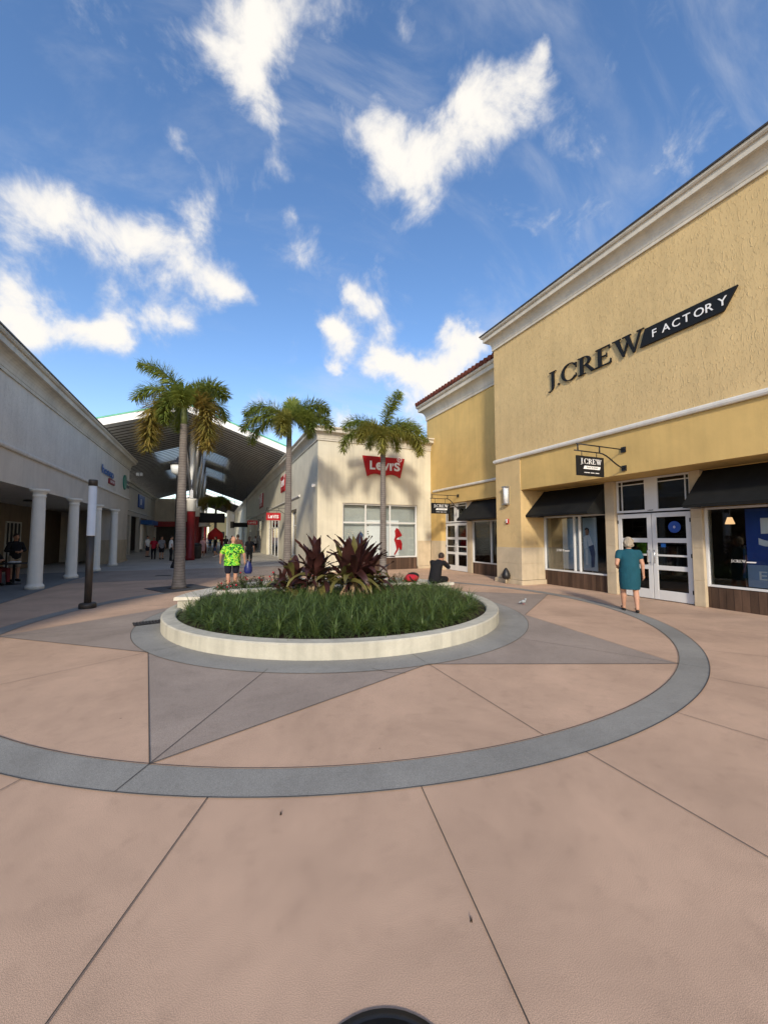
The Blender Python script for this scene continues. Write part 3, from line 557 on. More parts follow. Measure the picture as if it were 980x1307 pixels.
# red wall signs on the side wall
for n_,(y0,y1,z0,z1) in enumerate(((26.4,28.3,4.75,5.85),(39.3,42.2,4.5,5.9))):
    batwing(cs,lambda u,v,d: (LX-d,-u,v),-y1,-y0,z0,z1)
for a,c,zt in ops:
    b=MB(); fx=lambda u,v,d: (LX+.25-d,-u,v); m_=(a+c)/2
    win_frame(b,fx,-c,-a,.5 if c-a<3 else .02,zt,.07,.05,tuple(-(a+(c-a)*k/4) for k in (1,2,3)) if c-a>3 else (-m_,),(2.35,)); sw=b.build('side_window',M['white'],cs)
    pane(fx,-c+.07,-a-.07,.1,zt-.07,sw,M['glass'],.0)
b=MB(); b.box(LX+.02,22.9,0,LX+.3,25,.49); b.build('side_panel',M['cstucco'],cs)
r=empty('security_camera',(4.45,18.4,4.15),'small white security camera on the cream shop corner','camera'); b=MB(); b.box(4.28,18.3,4.08,4.44,18.42,4.2); b.tube([(4.3,18.2,4.1),(4.24,17.98,4.05)],.05,8); b.build('camera_body',M['signwhite'],r)
def red_blade(label,y,x0,x1,s0,s1):
    r,pl,fn,w,h=blade_sign('blade_sign',label,'red hanging signs along the cream shop',LX,y,s1+.32,s1-.1,x0,x1,s0,s1,board=M['red'])
    t=MB(); x=x0+w*.14
    for ch,ww in (('L',.12),('e',.15),('V',.15),('I',.06),("'",.03),('S',.14)): text(t,ch,fn,x,s0+h*.3,h*(.5 if ch=='e' else .4),w*ww,.008,offset=.03); x+=w*(ww+.012)
    t.build('lettering',M['signwhite'],pl); return r
red_blade('near red hanging sign on the cream shop side wall, behind the middle palm',26.3,3.15,4.08,2.72,3.22)
red_blade('far small red hanging sign on the shaded cream side wall',39.5,3.0,3.95,2.78,3.2)
# ------------------------------------------------------------------ left arcade building
ab=empty('arcade_building',(-5.4,20,0),'grey cream stucco building with open arcade on white round columns','building')
AY0,AY1=4.0,31.6
b=MB(); b.box(-5.7,AY0,4.2,-5.4,AY1,6.25); b.build('wall',M['gstucco'],ab)
b=MB(); b.box(-5.7,AY0,3.22,-5.42,28.2,4.198); b.box(-6.6,28.2,1.45,-5.42,AY1-.02,4.198); b.box(-10,AY1-.3,0,-6.6,AY1-.02,6.2); b.box(-9.2,AY0,0,-5.45,AY0+.3,6.2); b.build('band',M['gsmooth'],ab)
b=MB(); block_stack(b,-6.6,28.18,-5.40,AY1,[.15,.75,1.45]); b.box(-6.6,28.12,0,-5.33,AY1+.03,.145); b.build('stone_base',M['stone'],ab,bevel=.008)
b=MB(); b.box(-9.0,AY0,3.24,-5.7,AY1-.3,3.3); b.box(-12,AY0,6.2,-5.7,AY1,6.3); b.build('arcade_ceiling',M['gsmooth'],ab)
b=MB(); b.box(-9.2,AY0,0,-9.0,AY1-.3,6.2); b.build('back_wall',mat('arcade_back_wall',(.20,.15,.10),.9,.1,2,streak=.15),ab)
b=MB(); b.box(-12.2,AY0,0,-12,AY1,6.3); b.build('outer_wall',M['gsmooth'],ab)
b=MB(); P_=[(-o,z) for o,z in cornice_prof(6.22,6.98,.42)]; b.sweep(P_,[(-5.4,AY0),(-5.4,AY1),(-12,AY1)]) if False else b.sweep([(-o,z) for o,z in cornice_prof(6.22,6.98,.42)],[(-12,AY0),(-5.4,AY0),(-5.4,AY1),(-12,AY1)]); b.build('cornice',M['cornice'],ab,recalc=True)
b=MB(); b.sweep([(-.43,6.98),(-.45,6.98),(-.45,7.02),(.1,7.03)],[(-12,AY0),(-5.4,AY0),(-5.4,AY1),(-12,AY1)]); b.build('coping_cap',M['bronze'],ab,recalc=True)
b=MB(); b.sweep([(-o,z) for o,z in round_trim(4.17,4.31,.07)],[(-5.4,AY0),(-5.4,AY1)]); b.build('trim_moulding',M['trim'],ab,recalc=True)
for y in (9.0,12.5,16.02,19.5,23.0,26.62):
    b=MB(); b.box(-5.51,y-.31,0,-4.89,y+.31,.0); b=MB()
    b.lathe([(.245,0),(.245,.10),(.235,.12),(.205,.14),(.195,.2),(.188,1.2),(.168,2.85),(.168,2.95),(.185,2.97),(.185,3.0),(.168,3.02),(.175,3.06),(.235,3.13),(.26,3.15),(.26,3.22)],-5.2,y,28); b.build('column',M['column'],ab)
gf=mat('grey_frame',(.5,.5,.47),.5)
for y0,y1,z0,z1 in ((15.5,20.5,.7,1.75),(15.5,20.5,1.95,2.9),(21.3,22.2,2.0,2.8),(24,25.6,.1,2.4),(27.0,28.2,.1,2.5)):
    b=MB(); win_frame(b,lambda u,v,d:(-9.0+d,u,v),y0,y1,z0,z1,.07,.05,tuple(y0+(y1-y0)*k/4 for k in (1,2,3)),((z0+z1)/2,)); aw=b.build('shop_window',gf,ab)
    pane(lambda u,v,d:(-9.0+d,u,v),y0+.07,y1-.07,z0+.07,z1-.07,aw,M['signblack'],.01)
for y in (17.7,21.2):
    b=MB(); b.lathe([(.22,3.17),(.2,3.22),(.05,3.24)],-7.2,y,16); b.build('ceiling_fixture',M['bronze'],ab)
b=MB(); text(b,'hosep',lambda u,v,d:(-5.4+d,u,v),24.15,5.0,.42,2.6,.06,offset=.03); b.build('blue_shop_lettering',M['sblue'],ab)
b=MB(); b.prism([(25.7,4.62),(27.0,4.62),(27.0,4.9),(25.7,4.9)],lambda u,v,d:(-5.4+d,u,v),.02,.08); ro=b.build('red_sign_bar',M['sred'],ab)
b=MB(); text(b,'OUTLET',lambda u,v,d:(-5.4+d,u,v),25.85,4.7,.13,1.0,.09); b.build('lettering',M['signwhite'],ro)
b=MB(); b.prism([(29.9+.45*math.cos(a*PI/12),5.2+.48*math.sin(a*PI/12)) for a in range(24)],lambda u,v,d:(-5.4+d,u,v),.02,.08); b.build('round_green_sign',M['sgreen'],ab)
b=MB(); 
for z in (5.22,4.92): text(b,'SHOP',lambda u,v,d:(-5.4+d,u,v),30.5,z,.2,.9,.04,offset=.02)
b.build('grey_lettering',M['sgrey'],ab)
r=empty('flood_lights',(-5.1,31.9,6.15),'twin white flood lights at the end of the arcade building cornice','lamp'); 
for k in range(2):
    b=MB(); b.box(-5.05+.22*k,31.8,5.95,-4.9+.22*k,32.0,6.13); b.build('flood_head',M['fascia'],r)
b=MB(); b.tube([(-5.3,31.9,6.2),(-4.7,31.9,6.17)],.02,6); b.build('bracket',M['steel'],r)
# ------------------------------------------------------------------ recessed row under the canopy (left) and end wall
rr_=empty('shaded_shop_row',(-7,45,0),'shaded shop row under the canopy beyond the arcade building','building')
b=MB(); b.box(-7.3,31.7,3.6,-7,58,6.2); b.build('wall',M['gsmooth'],rr_)
b=MB(); y=31.7
for k in range(6): b.box(-7.3,y,0,-7,y+.8,3.6); y+=5.04
b.box(-12,31.7,6.1,-7.0,58,6.2); b.build('pier',M['gsmooth'],rr_)
b=MB(); b.box(-9,31.7,0,-8.8,58,6.1); b.build('dark_shopfront',M['inwall'],rr_)
b=MB(); b.sweep([(-o,z) for o,z in cornice_prof(6.15,6.6,.3)],[(-7,31.7),(-7,58)]); b.build('cornice',M['cornice'],rr_,recalc=True)
b=MB(); b.sweep([(-o,z) for o,z in round_trim(3.95,4.08,.07)],[(-7,31.7),(-7,58)]); b.build('trim_moulding',M['trim'],rr_,recalc=True)
b=MB(); b.box(-6.98,45.5,4.6,-6.88,49,5.9); b.build('blue_box_sign',M['postnavy'],rr_); b=MB(); text(b,'GAP',lambda u,v,d:(-6.88+d,u,v),46.2,4.95,.6,2.1,.02) if False else b.box(-6.88,46.4,4.9,-6.86,46.9,5.5); b.build('sign_mark',M['board'],rr_)
b=MB(); b.box(-6.9,47,2.9,-5.9,52,3.35); b.build('blue_hanging_sign',M['sblue'],rr_)
eb=empty('end_building',(-3,62,0),'dark shaded building closing the left side of the covered street','building')
b=MB(); b.box(-14,58.1,3.2,-1.2,62,6.6); b.box(-14,58.6,0,-1.2,62,3.2); b.build('wall',M['gsmooth'],eb)
b=MB(); b.box(-7,58.0,2.9,-1.5,58.6,3.6); b.build('red_awning',M['sred'],eb)
b=MB(); b.box(-6.8,58.5,.1,-1.6,58.58,2.9); b.build('shopfront',M['inwall'],eb)
# ------------------------------------------------------------------ canopy roof
def canopy(name,label,y0,y1,apx,apz,ex0,ex1,sl,cols,lights):
    r=empty(name,(apx,(y0+y1)/2,0),label,'canopy roof')
    zs=lambda x: apz-abs(x-apx)*sl
    b=MB(); sks={}; pu=MB(); per=.62; y=y0+.05
    w0,w1=.35,2.85; k=0
    while y<y1-per:
        pr=[(y,0),(y+.36,0),(y+.40,-.13),(y+.58,-.13),(y+per,0)]; lit=any(la<y<lb for la,lb,_,_ in lights)
        for sg,xe in ((-1,ex0),(1,ex1)):
            rng=[(apx,xe,b)] if not lit else [(apx,apx+sg*w0,b),(apx+sg*w0,apx+sg*w1,sks.setdefault((sg,[i for i,l_ in enumerate(lights) if l_[0]<y<l_[1]][0]),MB())),(apx+sg*w1,xe,b)]
            for xa,xb,t in rng:
                vs=[(x,yy,zs(x)+dz) for x in (xa,xb) for yy,dz in pr]; t.add(vs,[(i,i+1,6+i,5+i) for i in range(4)])
        for xe in (ex0,ex1):
            vs=[(x,yy,zs(x)+dz) for x in (apx,xe) for yy,dz in ((y+.44,-.132),(y+.49,-.132),(y+.49,-.175),(y+.44,-.175))]; pu.add(vs,[(0,1,5,4),(1,2,6,5),(2,3,7,6),(3,0,4,7)])
        y+=per
    b.build('roof_deck',M['deck'],r); pu.build('purlins',M['bronze'],r)
    for t in sks.values(): t.build('translucent_panel',M['sky_panel'],r)
    b=MB(); 
    for xa,xb in ((ex0-.05,apx),(apx,ex1+.05)):
        vs=[(xa,y0-.1,zs(xa)+.14),(xb,y0-.1,zs(xb)+.14),(xb,y1+.1,zs(xb)+.14),(xa,y1+.1,zs(xa)+.14),(xa,y0-.1,zs(xa)+.2),(xb,y0-.1,zs(xb)+.2),(xb,y1+.1,zs(xb)+.2),(xa,y1+.1,zs(xa)+.2)]
        # leave openings for the translucent panels: build the cover in strips
        cuts=sorted(lights); ys_=[y0-.1]
        for (la,lb,w0,w1) in cuts: ys_+=[la,lb]
        ys_.append(y1+.1)
        for i in range(0,len(ys_)-1):
            op=i%2==1; ya,yb=ys_[i],ys_[i+1]
            if not op: rng=[(xa,xb)]
            else:
                w0,w1=cuts[i//2][2:]
                rng=[(xa,apx-w1),(apx-w0,apx)] if xb==apx else [(apx,apx+w0),(apx+w1,xb)]
            for p,q in rng: b.add([(p,ya,zs(p)+.16),(q,ya,zs(q)+.16),(q,yb,zs(q)+.16),(p,yb,zs(p)+.16)],[(0,1,2,3)])
    b.build('roof_cover',M['deck'],r)
    b=MB()
    for xa,xb in ((ex0-.05,apx),(apx,ex1+.05)):
        b.add([(xa,y0-.14,zs(xa)-.12),(xb,y0-.14,zs(xb)-.12),(xb,y0-.14,zs(xb)+.3),(xa,y0-.14,zs(xa)+.3),(xa,y0-.04,zs(xa)-.12),(xb,y0-.04,zs(xb)-.12),(xb,y0-.04,zs(xb)+.3),(xa,y0-.04,zs(xa)+.3)],[(0,1,2,3),(7,6,5,4),(0,4,5,1),(3,2,6,7)])
    b.build('fascia',M['fascia'],r,recalc=True)
    b=MB()
    for xa,xb in ((ex0-.05,apx),(apx,ex1+.05)):
        b.add([(xa,y0-.16,zs(xa)+.3),(xb,y0-.16,zs(xb)+.3),(xb,y0-.16,zs(xb)+.40),(xa,y0-.16,zs(xa)+.40),(xa,y0+.8,zs(xa)+.3),(xb,y0+.8,zs(xb)+.3),(xb,y0+.8,zs(xb)+.44),(xa,y0+.8,zs(xa)+.44)],[(0,1,2,3),(7,6,5,4),(3,2,6,7)])
    b.build('roof_edge',M['green'],r)
    for x in (ex0,ex1):
        b=MB(); s=1 if x>apx else -1; z=zs(x)-.05; b.box(x-.02,y0-.1,z-.14,x+s*.22,y1,z+.02); b.build('gutter',M['deck'],r)
    for yy in cols:
        b=MB(); b.lathe([(.30,0),(.30,.3),(.27,.32),(.26,3.4),(.28,3.42)],apx+.35,yy,20); co=b.build('column',M['redcol'],r)
        b=MB(); b.lathe([(.31,3.42),(.31,4.15),(.36,4.2),(.36,4.3),(.2,4.3)],apx+.35,yy,20); b.build('capital',M['column'],co)
        b=MB(); t=zs(apx)-.1
        b.tube([(apx+.35,yy,4.3),(apx+.3,yy,t)],.15,10)
        b.build('white_mast',M['fascia'],co)
        b=MB()
        for sx,sy in ((-1,-1),(1,-1),(-1,1),(1,1)):
            b.tube([(apx+.35,yy,4.2),(apx+.35+sx*.55,yy+sy*2.2,zs(apx+.55)-.1)],.10,8)
        b.box(apx+.25,yy-.4,4.3,apx+.45,yy+.4,5.6)
        b.build('strut',M['steel'],co)
    return r,zs
canopy('street_canopy','large gabled metal canopy over the shopping street with translucent panels',26.1,67,-1.78,9.42,-7.9,4.3,.345,(30.3,38.3,46.3,54.3),[(35.3,40.6,.35,2.85),(44.4,51.0,.35,2.85)])
canopy('far_canopy','second gabled canopy further down the street beyond the bright gap',76,110,-1.78,9.42,-7.9,4.3,.345,(80,),[])
# skylight strips are openings in cover: deck there replaced by translucent sheets
for (ya,yb) in ((32.6,35.4),(39.5,43.0)):
    pass
# ------------------------------------------------------------------ far backdrop buildings
def simple_building(label,x0,y0,x1,y1,h,m,wins):
    r=empty('far_building',((x0+x1)/2,y0,0),label,'building'); b=MB(); b.box(x0,y0,0,x1,y1,h); b.build('wall',m,r)
    b=MB(); b.box(x0-.2,y0-.25,h,x1+.2,y1,h+.4); b.build('cornice',M['cornice'],r)
    for (a,c,z0,z1) in wins:
        b=MB(); b.box(a,y0-.04,z0,c,y0-.003,z1); b.build('window',M['inwall'],r)
    return r
simple_building('sunlit pale yellow building at the far end of the covered street',-1.0,112,4.2,124,6.5,M['yell'],((-.3,.9,1.2,2.8),(1.6,2.8,1.2,2.8)))
simple_building('white far building seen past the end of the canopy on the right',3.0,96,9.5,104,8.5,M['column'],((3.6,4.6,3.5,5),))
# ------------------------------------------------------------------ planter
pb=empty('planter',(PC[0],PC[1],0),'round cream planter bed with low curb and seat wall behind','planter')
n=120; b=MB(); ro,ri,h=3.47,3.22,.235
prof=[(ri,.0),(ri,h-.02),(ri+.02,h),(ro-.02,h),(ro,h-.02),(ro,.0)]
vs=[(PC[0]+r_*math.cos(2*PI*k/n),PC[1]+r_*math.sin(2*PI*k/n),z) for k in range(n) for r_,z in prof]; m=len(prof)
b.add(vs,[(k*m+j,((k+1)%n)*m+j,((k+1)%n)*m+j+1,k*m+j+1) for k in range(n) for j in range(m-1)]); b.build('curb_wall',M['planter'],pb,recalc=True)
b=MB(); b.add([(PC[0]+ri*math.cos(2*PI*k/n),PC[1]+ri*math.sin(2*PI*k/n),.16) for k in range(n)],[tuple(range(n))]); b.build('soil_bed',M['soil'],pb)
# seat wall: arc behind + straight inner wall
SC=(2.62,8.12)
def arcwall(mb,c,r0,r1,a0,a1,z0,z1,n=60,bev=.02):
    pr=[(r0,z0),(r0,z1-bev),(r0+bev,z1),(r1-bev,z1),(r1,z1-bev),(r1,z0)]; m=len(pr)
    vs=[(c[0]+r_*math.cos(R(a0+(a1-a0)*k/n)),c[1]+r_*math.sin(R(a0+(a1-a0)*k/n)),z) for k in range(n+1) for r_,z in pr]
    mb.add(vs,[(k*m+j,(k+1)*m+j,(k+1)*m+(j+1)%m,k*m+(j+1)%m) for k in range(n) for j in range(m)]+[tuple(range(m)),tuple(range(n*m,n*m+m))[::-1]])
b=MB(); arcwall(b,SC,3.0,3.38,14,164,0,.385); 
b.box(-.2,9.62,0,5.35,9.85,.385)
b.build('seat_wall',M['planter'],pb,recalc=True)
b=MB()
for k in range(8): arcwall(b,SC,2.94,3.44,13+19*k,13+19*k+18.85,.385,.455,12,.015)
b.build('seat_cap',M['cap'],pb,recalc=True)
b=MB(); b.prism([(-.35,9.98),(-.15,9.70),(5.2,9.28),(5.35,9.56)],lambda u,v,d:(u,v-.02,d),.39,.452); b.build('inner_cap',M['cap'],pb,recalc=True)
b=MB(); vs=[(SC[0]+2.95*math.cos(R(25+130*k/40)),SC[1]+2.95*math.sin(R(25+130*k/40)),.36) for k in range(41)]; b.add(vs,[tuple(range(41))]); b.build('raised_soil_bed',M['soil'],pb)
# liriope grass
def blade(mb,p,az,lean,L,w,droop,seg=4):
    d=Vector((math.cos(az),math.sin(az),0)); sd=Vector((-math.sin(az),math.cos(az),0)); vs=[]; pos=Vector(p); el=lean
    for k in range(seg+1):
        ww=w*(1-(k/seg)**1.6)*.5+.0006; vs+= [pos+sd*ww,pos-sd*ww]; pos=pos+(d*math.cos(el)+UP*math.sin(el))*(L/seg); el-=droop/seg
    mb.add(vs,[(2*k,2*k+1,2*k+3,2*k+2) for k in range(seg)],True)
gmb=MB(); cnt=0
rg=random.Random(3)
i=0
placed=[]
while cnt<330 and i<9000:
    i+=1; a=rg.uniform(0,2*PI); rr=3.02*math.sqrt(rg.random()); x=PC[0]+rr*math.cos(a); y=PC[1]+rr*math.sin(a)
    if y>9.5-.08*(x): continue
    if any((x-q[0])**2+(y-q[1])**2<.215**2 for q in placed): continue
    placed.append((x,y)); cnt+=1
    # mound: higher away from the rim
    edge=max(0,3.2-rr); zb=.16+min(.10,edge*.12); s=rg.uniform(.85,1.15)*(1.0+min(.22,edge*.3))
    for k in range(96):
        az=rg.uniform(0,2*PI); L=rg.uniform(.26,.46)*s; blade(gmb,(x+rg.uniform(-.03,.03),y+rg.uniform(-.03,.03),zb),az,R(90-72*rg.random()**.8),L,rg.uniform(.009,.015),R(rg.uniform(60,120)),5)
tag(gmb.build('liriope_grass',M['grass']),'dense dark green liriope grass filling the round planter','grass',kind='stuff')
# ti plants
def tileaf(mb,p,dirv,L,w,droop,roll=0,seg=7,fold=.25):
    d=Vector(dirv).normalized(); pos=Vector(p); vs=[]
    side=d.cross(UP); 
    if side.length<.05: side=Vector((1,0,0))
    side.normalize(); side=Matrix.Rotation(roll,3,d)@side
    hz=Vector((d.x,d.y,0)); 
    for k in range(seg+1):
        t=k/seg; ww=w*.5*(.25+.75*math.sin(min(1,t/.45)*PI/2) if t<.45 else math.cos((t-.45)/.55*PI/2)**.8)
        nrm=side.cross(d).normalized(); wav=.02*math.sin(t*9+roll*5)
        vs+= [pos+side*ww+nrm*(ww*fold+wav),pos.copy(),pos-side*ww+nrm*(ww*fold-wav)]
        pos=pos+d*(L/seg); ax=side; d=(Matrix.Rotation(-droop/seg*(.4+1.6*t),3,ax)@d).normalized()
    fs=[]
    for k in range(seg): fs+=[(3*k,3*k+1,3*k+4,3*k+3),(3*k+1,3*k+2,3*k+5,3*k+4)]
    mb.add(vs,fs,True)
def ti_plant(label,x,y,stems,seed,hs):
    r=empty('ti_plant',(x,y,.2),label,'plant','burgundy ti plants in the planter'); rg=random.Random(seed); lf=MB(); lg=MB(); st=MB(); dr=MB()
    for (sx,sy,hz,nl,ls) in stems:
        top=Vector((x+sx,y+sy,hz)); st.tube([(x+sx*.6,y+sy*.6,.2),(x+sx*.8,y+sy*.8,hz*.6),top],[.025,.02,.014],6)
        for k in range(nl):
            t=k/nl; az=k*2.4+rg.uniform(-.4,.4); el=R(12+72*t+rg.uniform(-12,12)); L=ls*rg.uniform(.75,1.1)
            d=Vector((math.cos(az)*math.cos(el),math.sin(az)*math.cos(el),math.sin(el))); p=top+UP*(-.22+.28*t)
            tgt=lg if (t<.28 and rg.random()<.75) or rg.random()<.06 else lf
            tileaf(tgt,p,d,L,rg.uniform(.12,.19),R(rg.uniform(70,150)) if t<.4 else R(rg.uniform(5,55)),rg.uniform(-.5,.5))
        for k in range(14):
            az=rg.uniform(0,2*PI); p=Vector((x+sx*.8,y+sy*.8,hz*rg.uniform(.55,.8))); d=Vector((math.cos(az)*.35,math.sin(az)*.35,-.6)); tileaf(dr,p,d,rg.uniform(.3,.42),.05,R(20),rg.uniform(-1,1))
    lf.build('burgundy_leaves',M['ti'],r); lg.build('green_leaves',M['tig'],r); st.build('stem',M['trunk'],r); dr.build('dry_leaves',M['tidry'],r)
    return r
import sys
def W(px,py,z=None,D=None):
    "photo pixel -> world helper for layout: ground/height z or forward distance D"
    a=(px-490)/495.; b_=-(py-653.5)/495.; c,s=math.cos(PITCH),math.sin(PITCH)
    fwd=c-b_*s; up=s+b_*c
    if D is None: D=(z-CH)/up*fwd
    t=D/fwd; v=-BACK*D+RIGHT*(a*t); return (v.x,v.y,CH+up*t)
q=W(372,748,D=8.9); ti_plant('left smallest ti plant with drooping dark leaves in the planter',q[0],q[1],[(0,0,.68,18,.62),(-.16,.1,.55,10,.5),(.14,.05,.75,8,.6)],5,.6)
q=W(403,745,D=8.9); ti_plant('middle ti plant with upright burgundy leaves in the planter',q[0],q[1],[(0,0,.92,26,.86),(.12,.12,.7,14,.7),(-.14,.05,.74,12,.75)],11,.8)
q=W(452,745,D=8.7); ti_plant('right largest ti plant with wide burgundy rosette and dry stem',q[0],q[1],[(0,0,.9,30,.98),(.26,.05,.86,20,.9),(-.22,.1,.8,16,.85),(.08,.2,1.0,12,.85),(.46,.1,.74,14,.8)],23,.8)
def leafy(name,label,pts,seed,m,flowers=6,group=None,lr=.022):
    c=pts[0]; r=empty(name,(c[0],c[1],.36),label,'shrub',group); rg=random.Random(seed); b=MB(); s=MB(); fl_=MB()
    for (x,y,rad,h) in pts:
        for k in range(int(26*rad/.3)):
            az=rg.uniform(0,2*PI); q=rg.random()**.6*rad; tip=Vector((x+math.cos(az)*q,y+math.sin(az)*q,.38+h*rg.uniform(.4,1)*(1-.45*(q/rad)**2))); bs=Vector((x+math.cos(az)*q*.4,y+math.sin(az)*q*.4,.34)); s.tube([bs,(bs+tip)/2+Vector((rg.uniform(-.03,.03),rg.uniform(-.03,.03),0)),tip],.004,4)
            for j in range(26):
                t=rg.uniform(.25,1.02); p=bs.lerp(tip,t)+Vector((rg.gauss(0,.03),rg.gauss(0,.03),rg.gauss(0,.02))); blade(b,p,rg.uniform(0,2*PI),R(rg.uniform(-30,60)),rg.uniform(.03,.065),rg.uniform(.015,.028),.6,2)
            if rg.random()<flowers/26.: fl_.ball(tip+Vector((0,0,.01)),rg.uniform(.015,.026),6,4)
    b.build('leaves',m,r); s.build('stem',M['soil'],r)
    if fl_.v: fl_.build('flower',M['flower'],r)
    return r
leafy('flowering_shrub','loose red flowering shrub at the left end of the raised bed',[(.35,10.15,.32,.28),(.75,10.35,.35,.42),(1.15,10.15,.34,.4),(.2,9.95,.25,.2),(1.6,10.5,.3,.45)],1,M['shrub'],3)
leafy('flowering_shrub','low shrub with red flowers behind the middle ti plant',[(2.0,10.0,.35,.34),(2.5,10.2,.35,.38),(3.0,9.9,.3,.34)],2,M['shrub'],4)
leafy('flowering_shrub','low twiggy shrub at the right end of the raised bed near the seated man',[(3.7,9.85,.35,.34),(4.2,9.75,.35,.36),(4.65,9.6,.3,.34),(4.95,9.45,.22,.3)],3,M['shrub'],3)
leafy('trailing_shrub','small shrub growing in front of the inner planter wall below the largest ti plant',[(3.55,8.95,.3,.25),(3.1,8.9,.25,.25),(1.9,9.05,.25,.2)],4,M['shrub'],1)
# ------------------------------------------------------------------ palms
def frond(b,rb,base,d,L,droop,rg,thick=.50,n=62,per=8,bare=.12):
    d=Vector(d).normalized(); pos=Vector(base); pts=[pos.copy()]; dirs=[d.copy()]
    N=n
    for k in range(N):
        t=k/N; ax=d.cross(UP)
        if ax.length>.03:
            ax.normalize(); d=(Matrix.Rotation(-droop/N*((1.9-1.8*t) if droop>R(133) else (.7+.6*t)),3,ax)@d).normalized()
        pos=pos+d*(L/N); pts.append(pos.copy()); dirs.append(d.copy())
    rb.tube(pts[::6]+[pts[-1]],[.022*(1-.85*i/(len(pts[::6]))) for i in range(len(pts[::6])+1)],5)
    for k in range(int(N*bare),N+1):
        t=k/N; p=pts[k]; dd=dirs[k]; sd=dd.cross(UP); 
        if sd.length<.05: sd=Vector((1,0,0))
        sd.normalize(); up=sd.cross(dd).normalized()
        ll=thick*(.55+.45*math.sin(min(1,(t-bare)/.35+.2)*PI/2))*(1-.45*max(0,t-.7)/.3)
        for j in range(per):
            a=2*PI*(j+rg.random())/per; out=(sd*math.cos(a)+up*math.sin(a)*.8); lv=(out+dd*rg.uniform(.2,.7)).normalized(); l=ll*rg.uniform(.75,1.1)
            w=rg.uniform(.014,.022); cr=lv.cross(out+UP*.3); 
            if cr.length<.01: cr=up
            cr.normalize(); m=p+lv*l*.55; e=p+lv*l-UP*l*rg.uniform(.08,.25); b.add([p-cr*w*.4,p+cr*w*.4,m+cr*w,m-cr*w,e],[(0,1,2,3),(3,2,4)])
def palm(label,x,y,h,seed,fr,r0=.15,lean=(0,0)):
    r=empty('palm_tree',(x,y,0),label,'palm tree','palm trees around the planter'); rg=random.Random(seed)
    b=MB(); pts=[];rs=[]
    hs=h-.72
    for k in range(60):
        t=k/59; z=hs*t; pts.append((x+lean[0]*t*t,y+lean[1]*t*t,z)); rs.append((r0*(1-.32*t)+.07*math.exp(-z/.25))*(1+.012*math.sin(z*74)))
    b.tube(pts,rs,20); b.build('trunk',M['trunk'],r)
    b=MB(); tx,ty=x+lean[0],y+lean[1]; b.tube([(tx,ty,hs-.01),(tx,ty,hs+.25),(tx,ty,hs+.55),(tx,ty,h),(tx,ty,h+.12)],[r0*.62,r0*.66,r0*.5,r0*.36,.02],14); b.build('crownshaft',M['crownshaft'],r)
    for (a,u,c,L,dr,y_) in fr:
        L*=.93; d=RIGHT*a+UP*u+BACK*c; fb=MB(); rb=MB(); frond(fb,rb,Vector((tx,ty,h-.02))+d.normalized()*.03,d,L,R(dr),rg,.62 if y_==1 else .50)
        fo=fb.build('frond',[M['frond'],M['frondy'],M['frondm']][y_],r); rb.build('rachis',M['rach'],fo)
    return r
palm('left palm with orange tinged hanging fronds on a square tree grate',-.97,14.3,6.12,1,[
 (-.22,1,.1,2.0,80,0),(-.7,1,.1,1.95,115,0),(-.3,.8,.6,1.5,150,0),(.62,1,.1,1.85,115,0),(-.6,.5,.3,2.6,150,1),(.85,.75,.3,2.6,150,1),(.6,.8,-.6,1.8,120,0),(-.5,.6,-.7,2.0,130,0),(.25,.6,.6,1.3,130,0),(.6,.35,.2,2.3,145,1),(.2,1,-.4,1.4,70,0),(-.42,.4,.1,2.3,150,1)],r0=.165)
palm('middle palm with spreading pale green crown beside the shaded cream wall',2.6,15.0,6.15,2,[
 (-.7,1,.2,2.0,110,0),(-.95,.5,.3,2.1,95,0),(-.15,.9,.7,1.3,150,2),(.6,1,.1,1.9,105,0),(.95,.55,.2,2.1,95,0),(-.3,.8,-.7,1.7,110,0),(.35,.7,-.8,1.8,110,0),(.8,.6,.6,1.7,120,0),(-.85,.35,-.2,2.2,105,0),(0,1,-.2,1.3,60,0)],r0=.15)
palm('right palm standing in front of the red batwing sign',6.64,15.2,6.12,3,[
 (-.7,1,.1,2.1,105,0),(.12,1,.1,2.0,45,0),(.6,.95,-.2,2.1,100,0),(.95,.7,.1,2.3,105,0),(-.9,.5,.3,2.5,120,0),(.85,.4,.3,2.5,125,2),(-.05,.75,.8,1.5,155,2),(-.5,.5,.5,1.9,130,2),(.4,.6,-.8,1.9,110,0),(-.4,.7,-.8,1.9,110,0),(.7,.2,.0,2.2,100,2)],r0=.15)
# inner palm under canopy
q=W(276,640,D=40)
def bushy_palm(label,x,y,h,seed,n,L):
    rg=random.Random(seed); fr=[]
    for k in range(n):
        a=2*PI*k/n+rg.uniform(-.2,.2); fr.append((math.cos(a),rg.uniform(.3,.9),math.sin(a),L*rg.uniform(.85,1.1),rg.uniform(90,130),rg.random()<.2))
    return fr
fr=bushy_palm('',0,0,0,9,11,2.2)
pp=palm('bushy palm growing under the far part of the canopy',q[0],q[1],q[2],9,fr,r0=.16)
del pp['group']
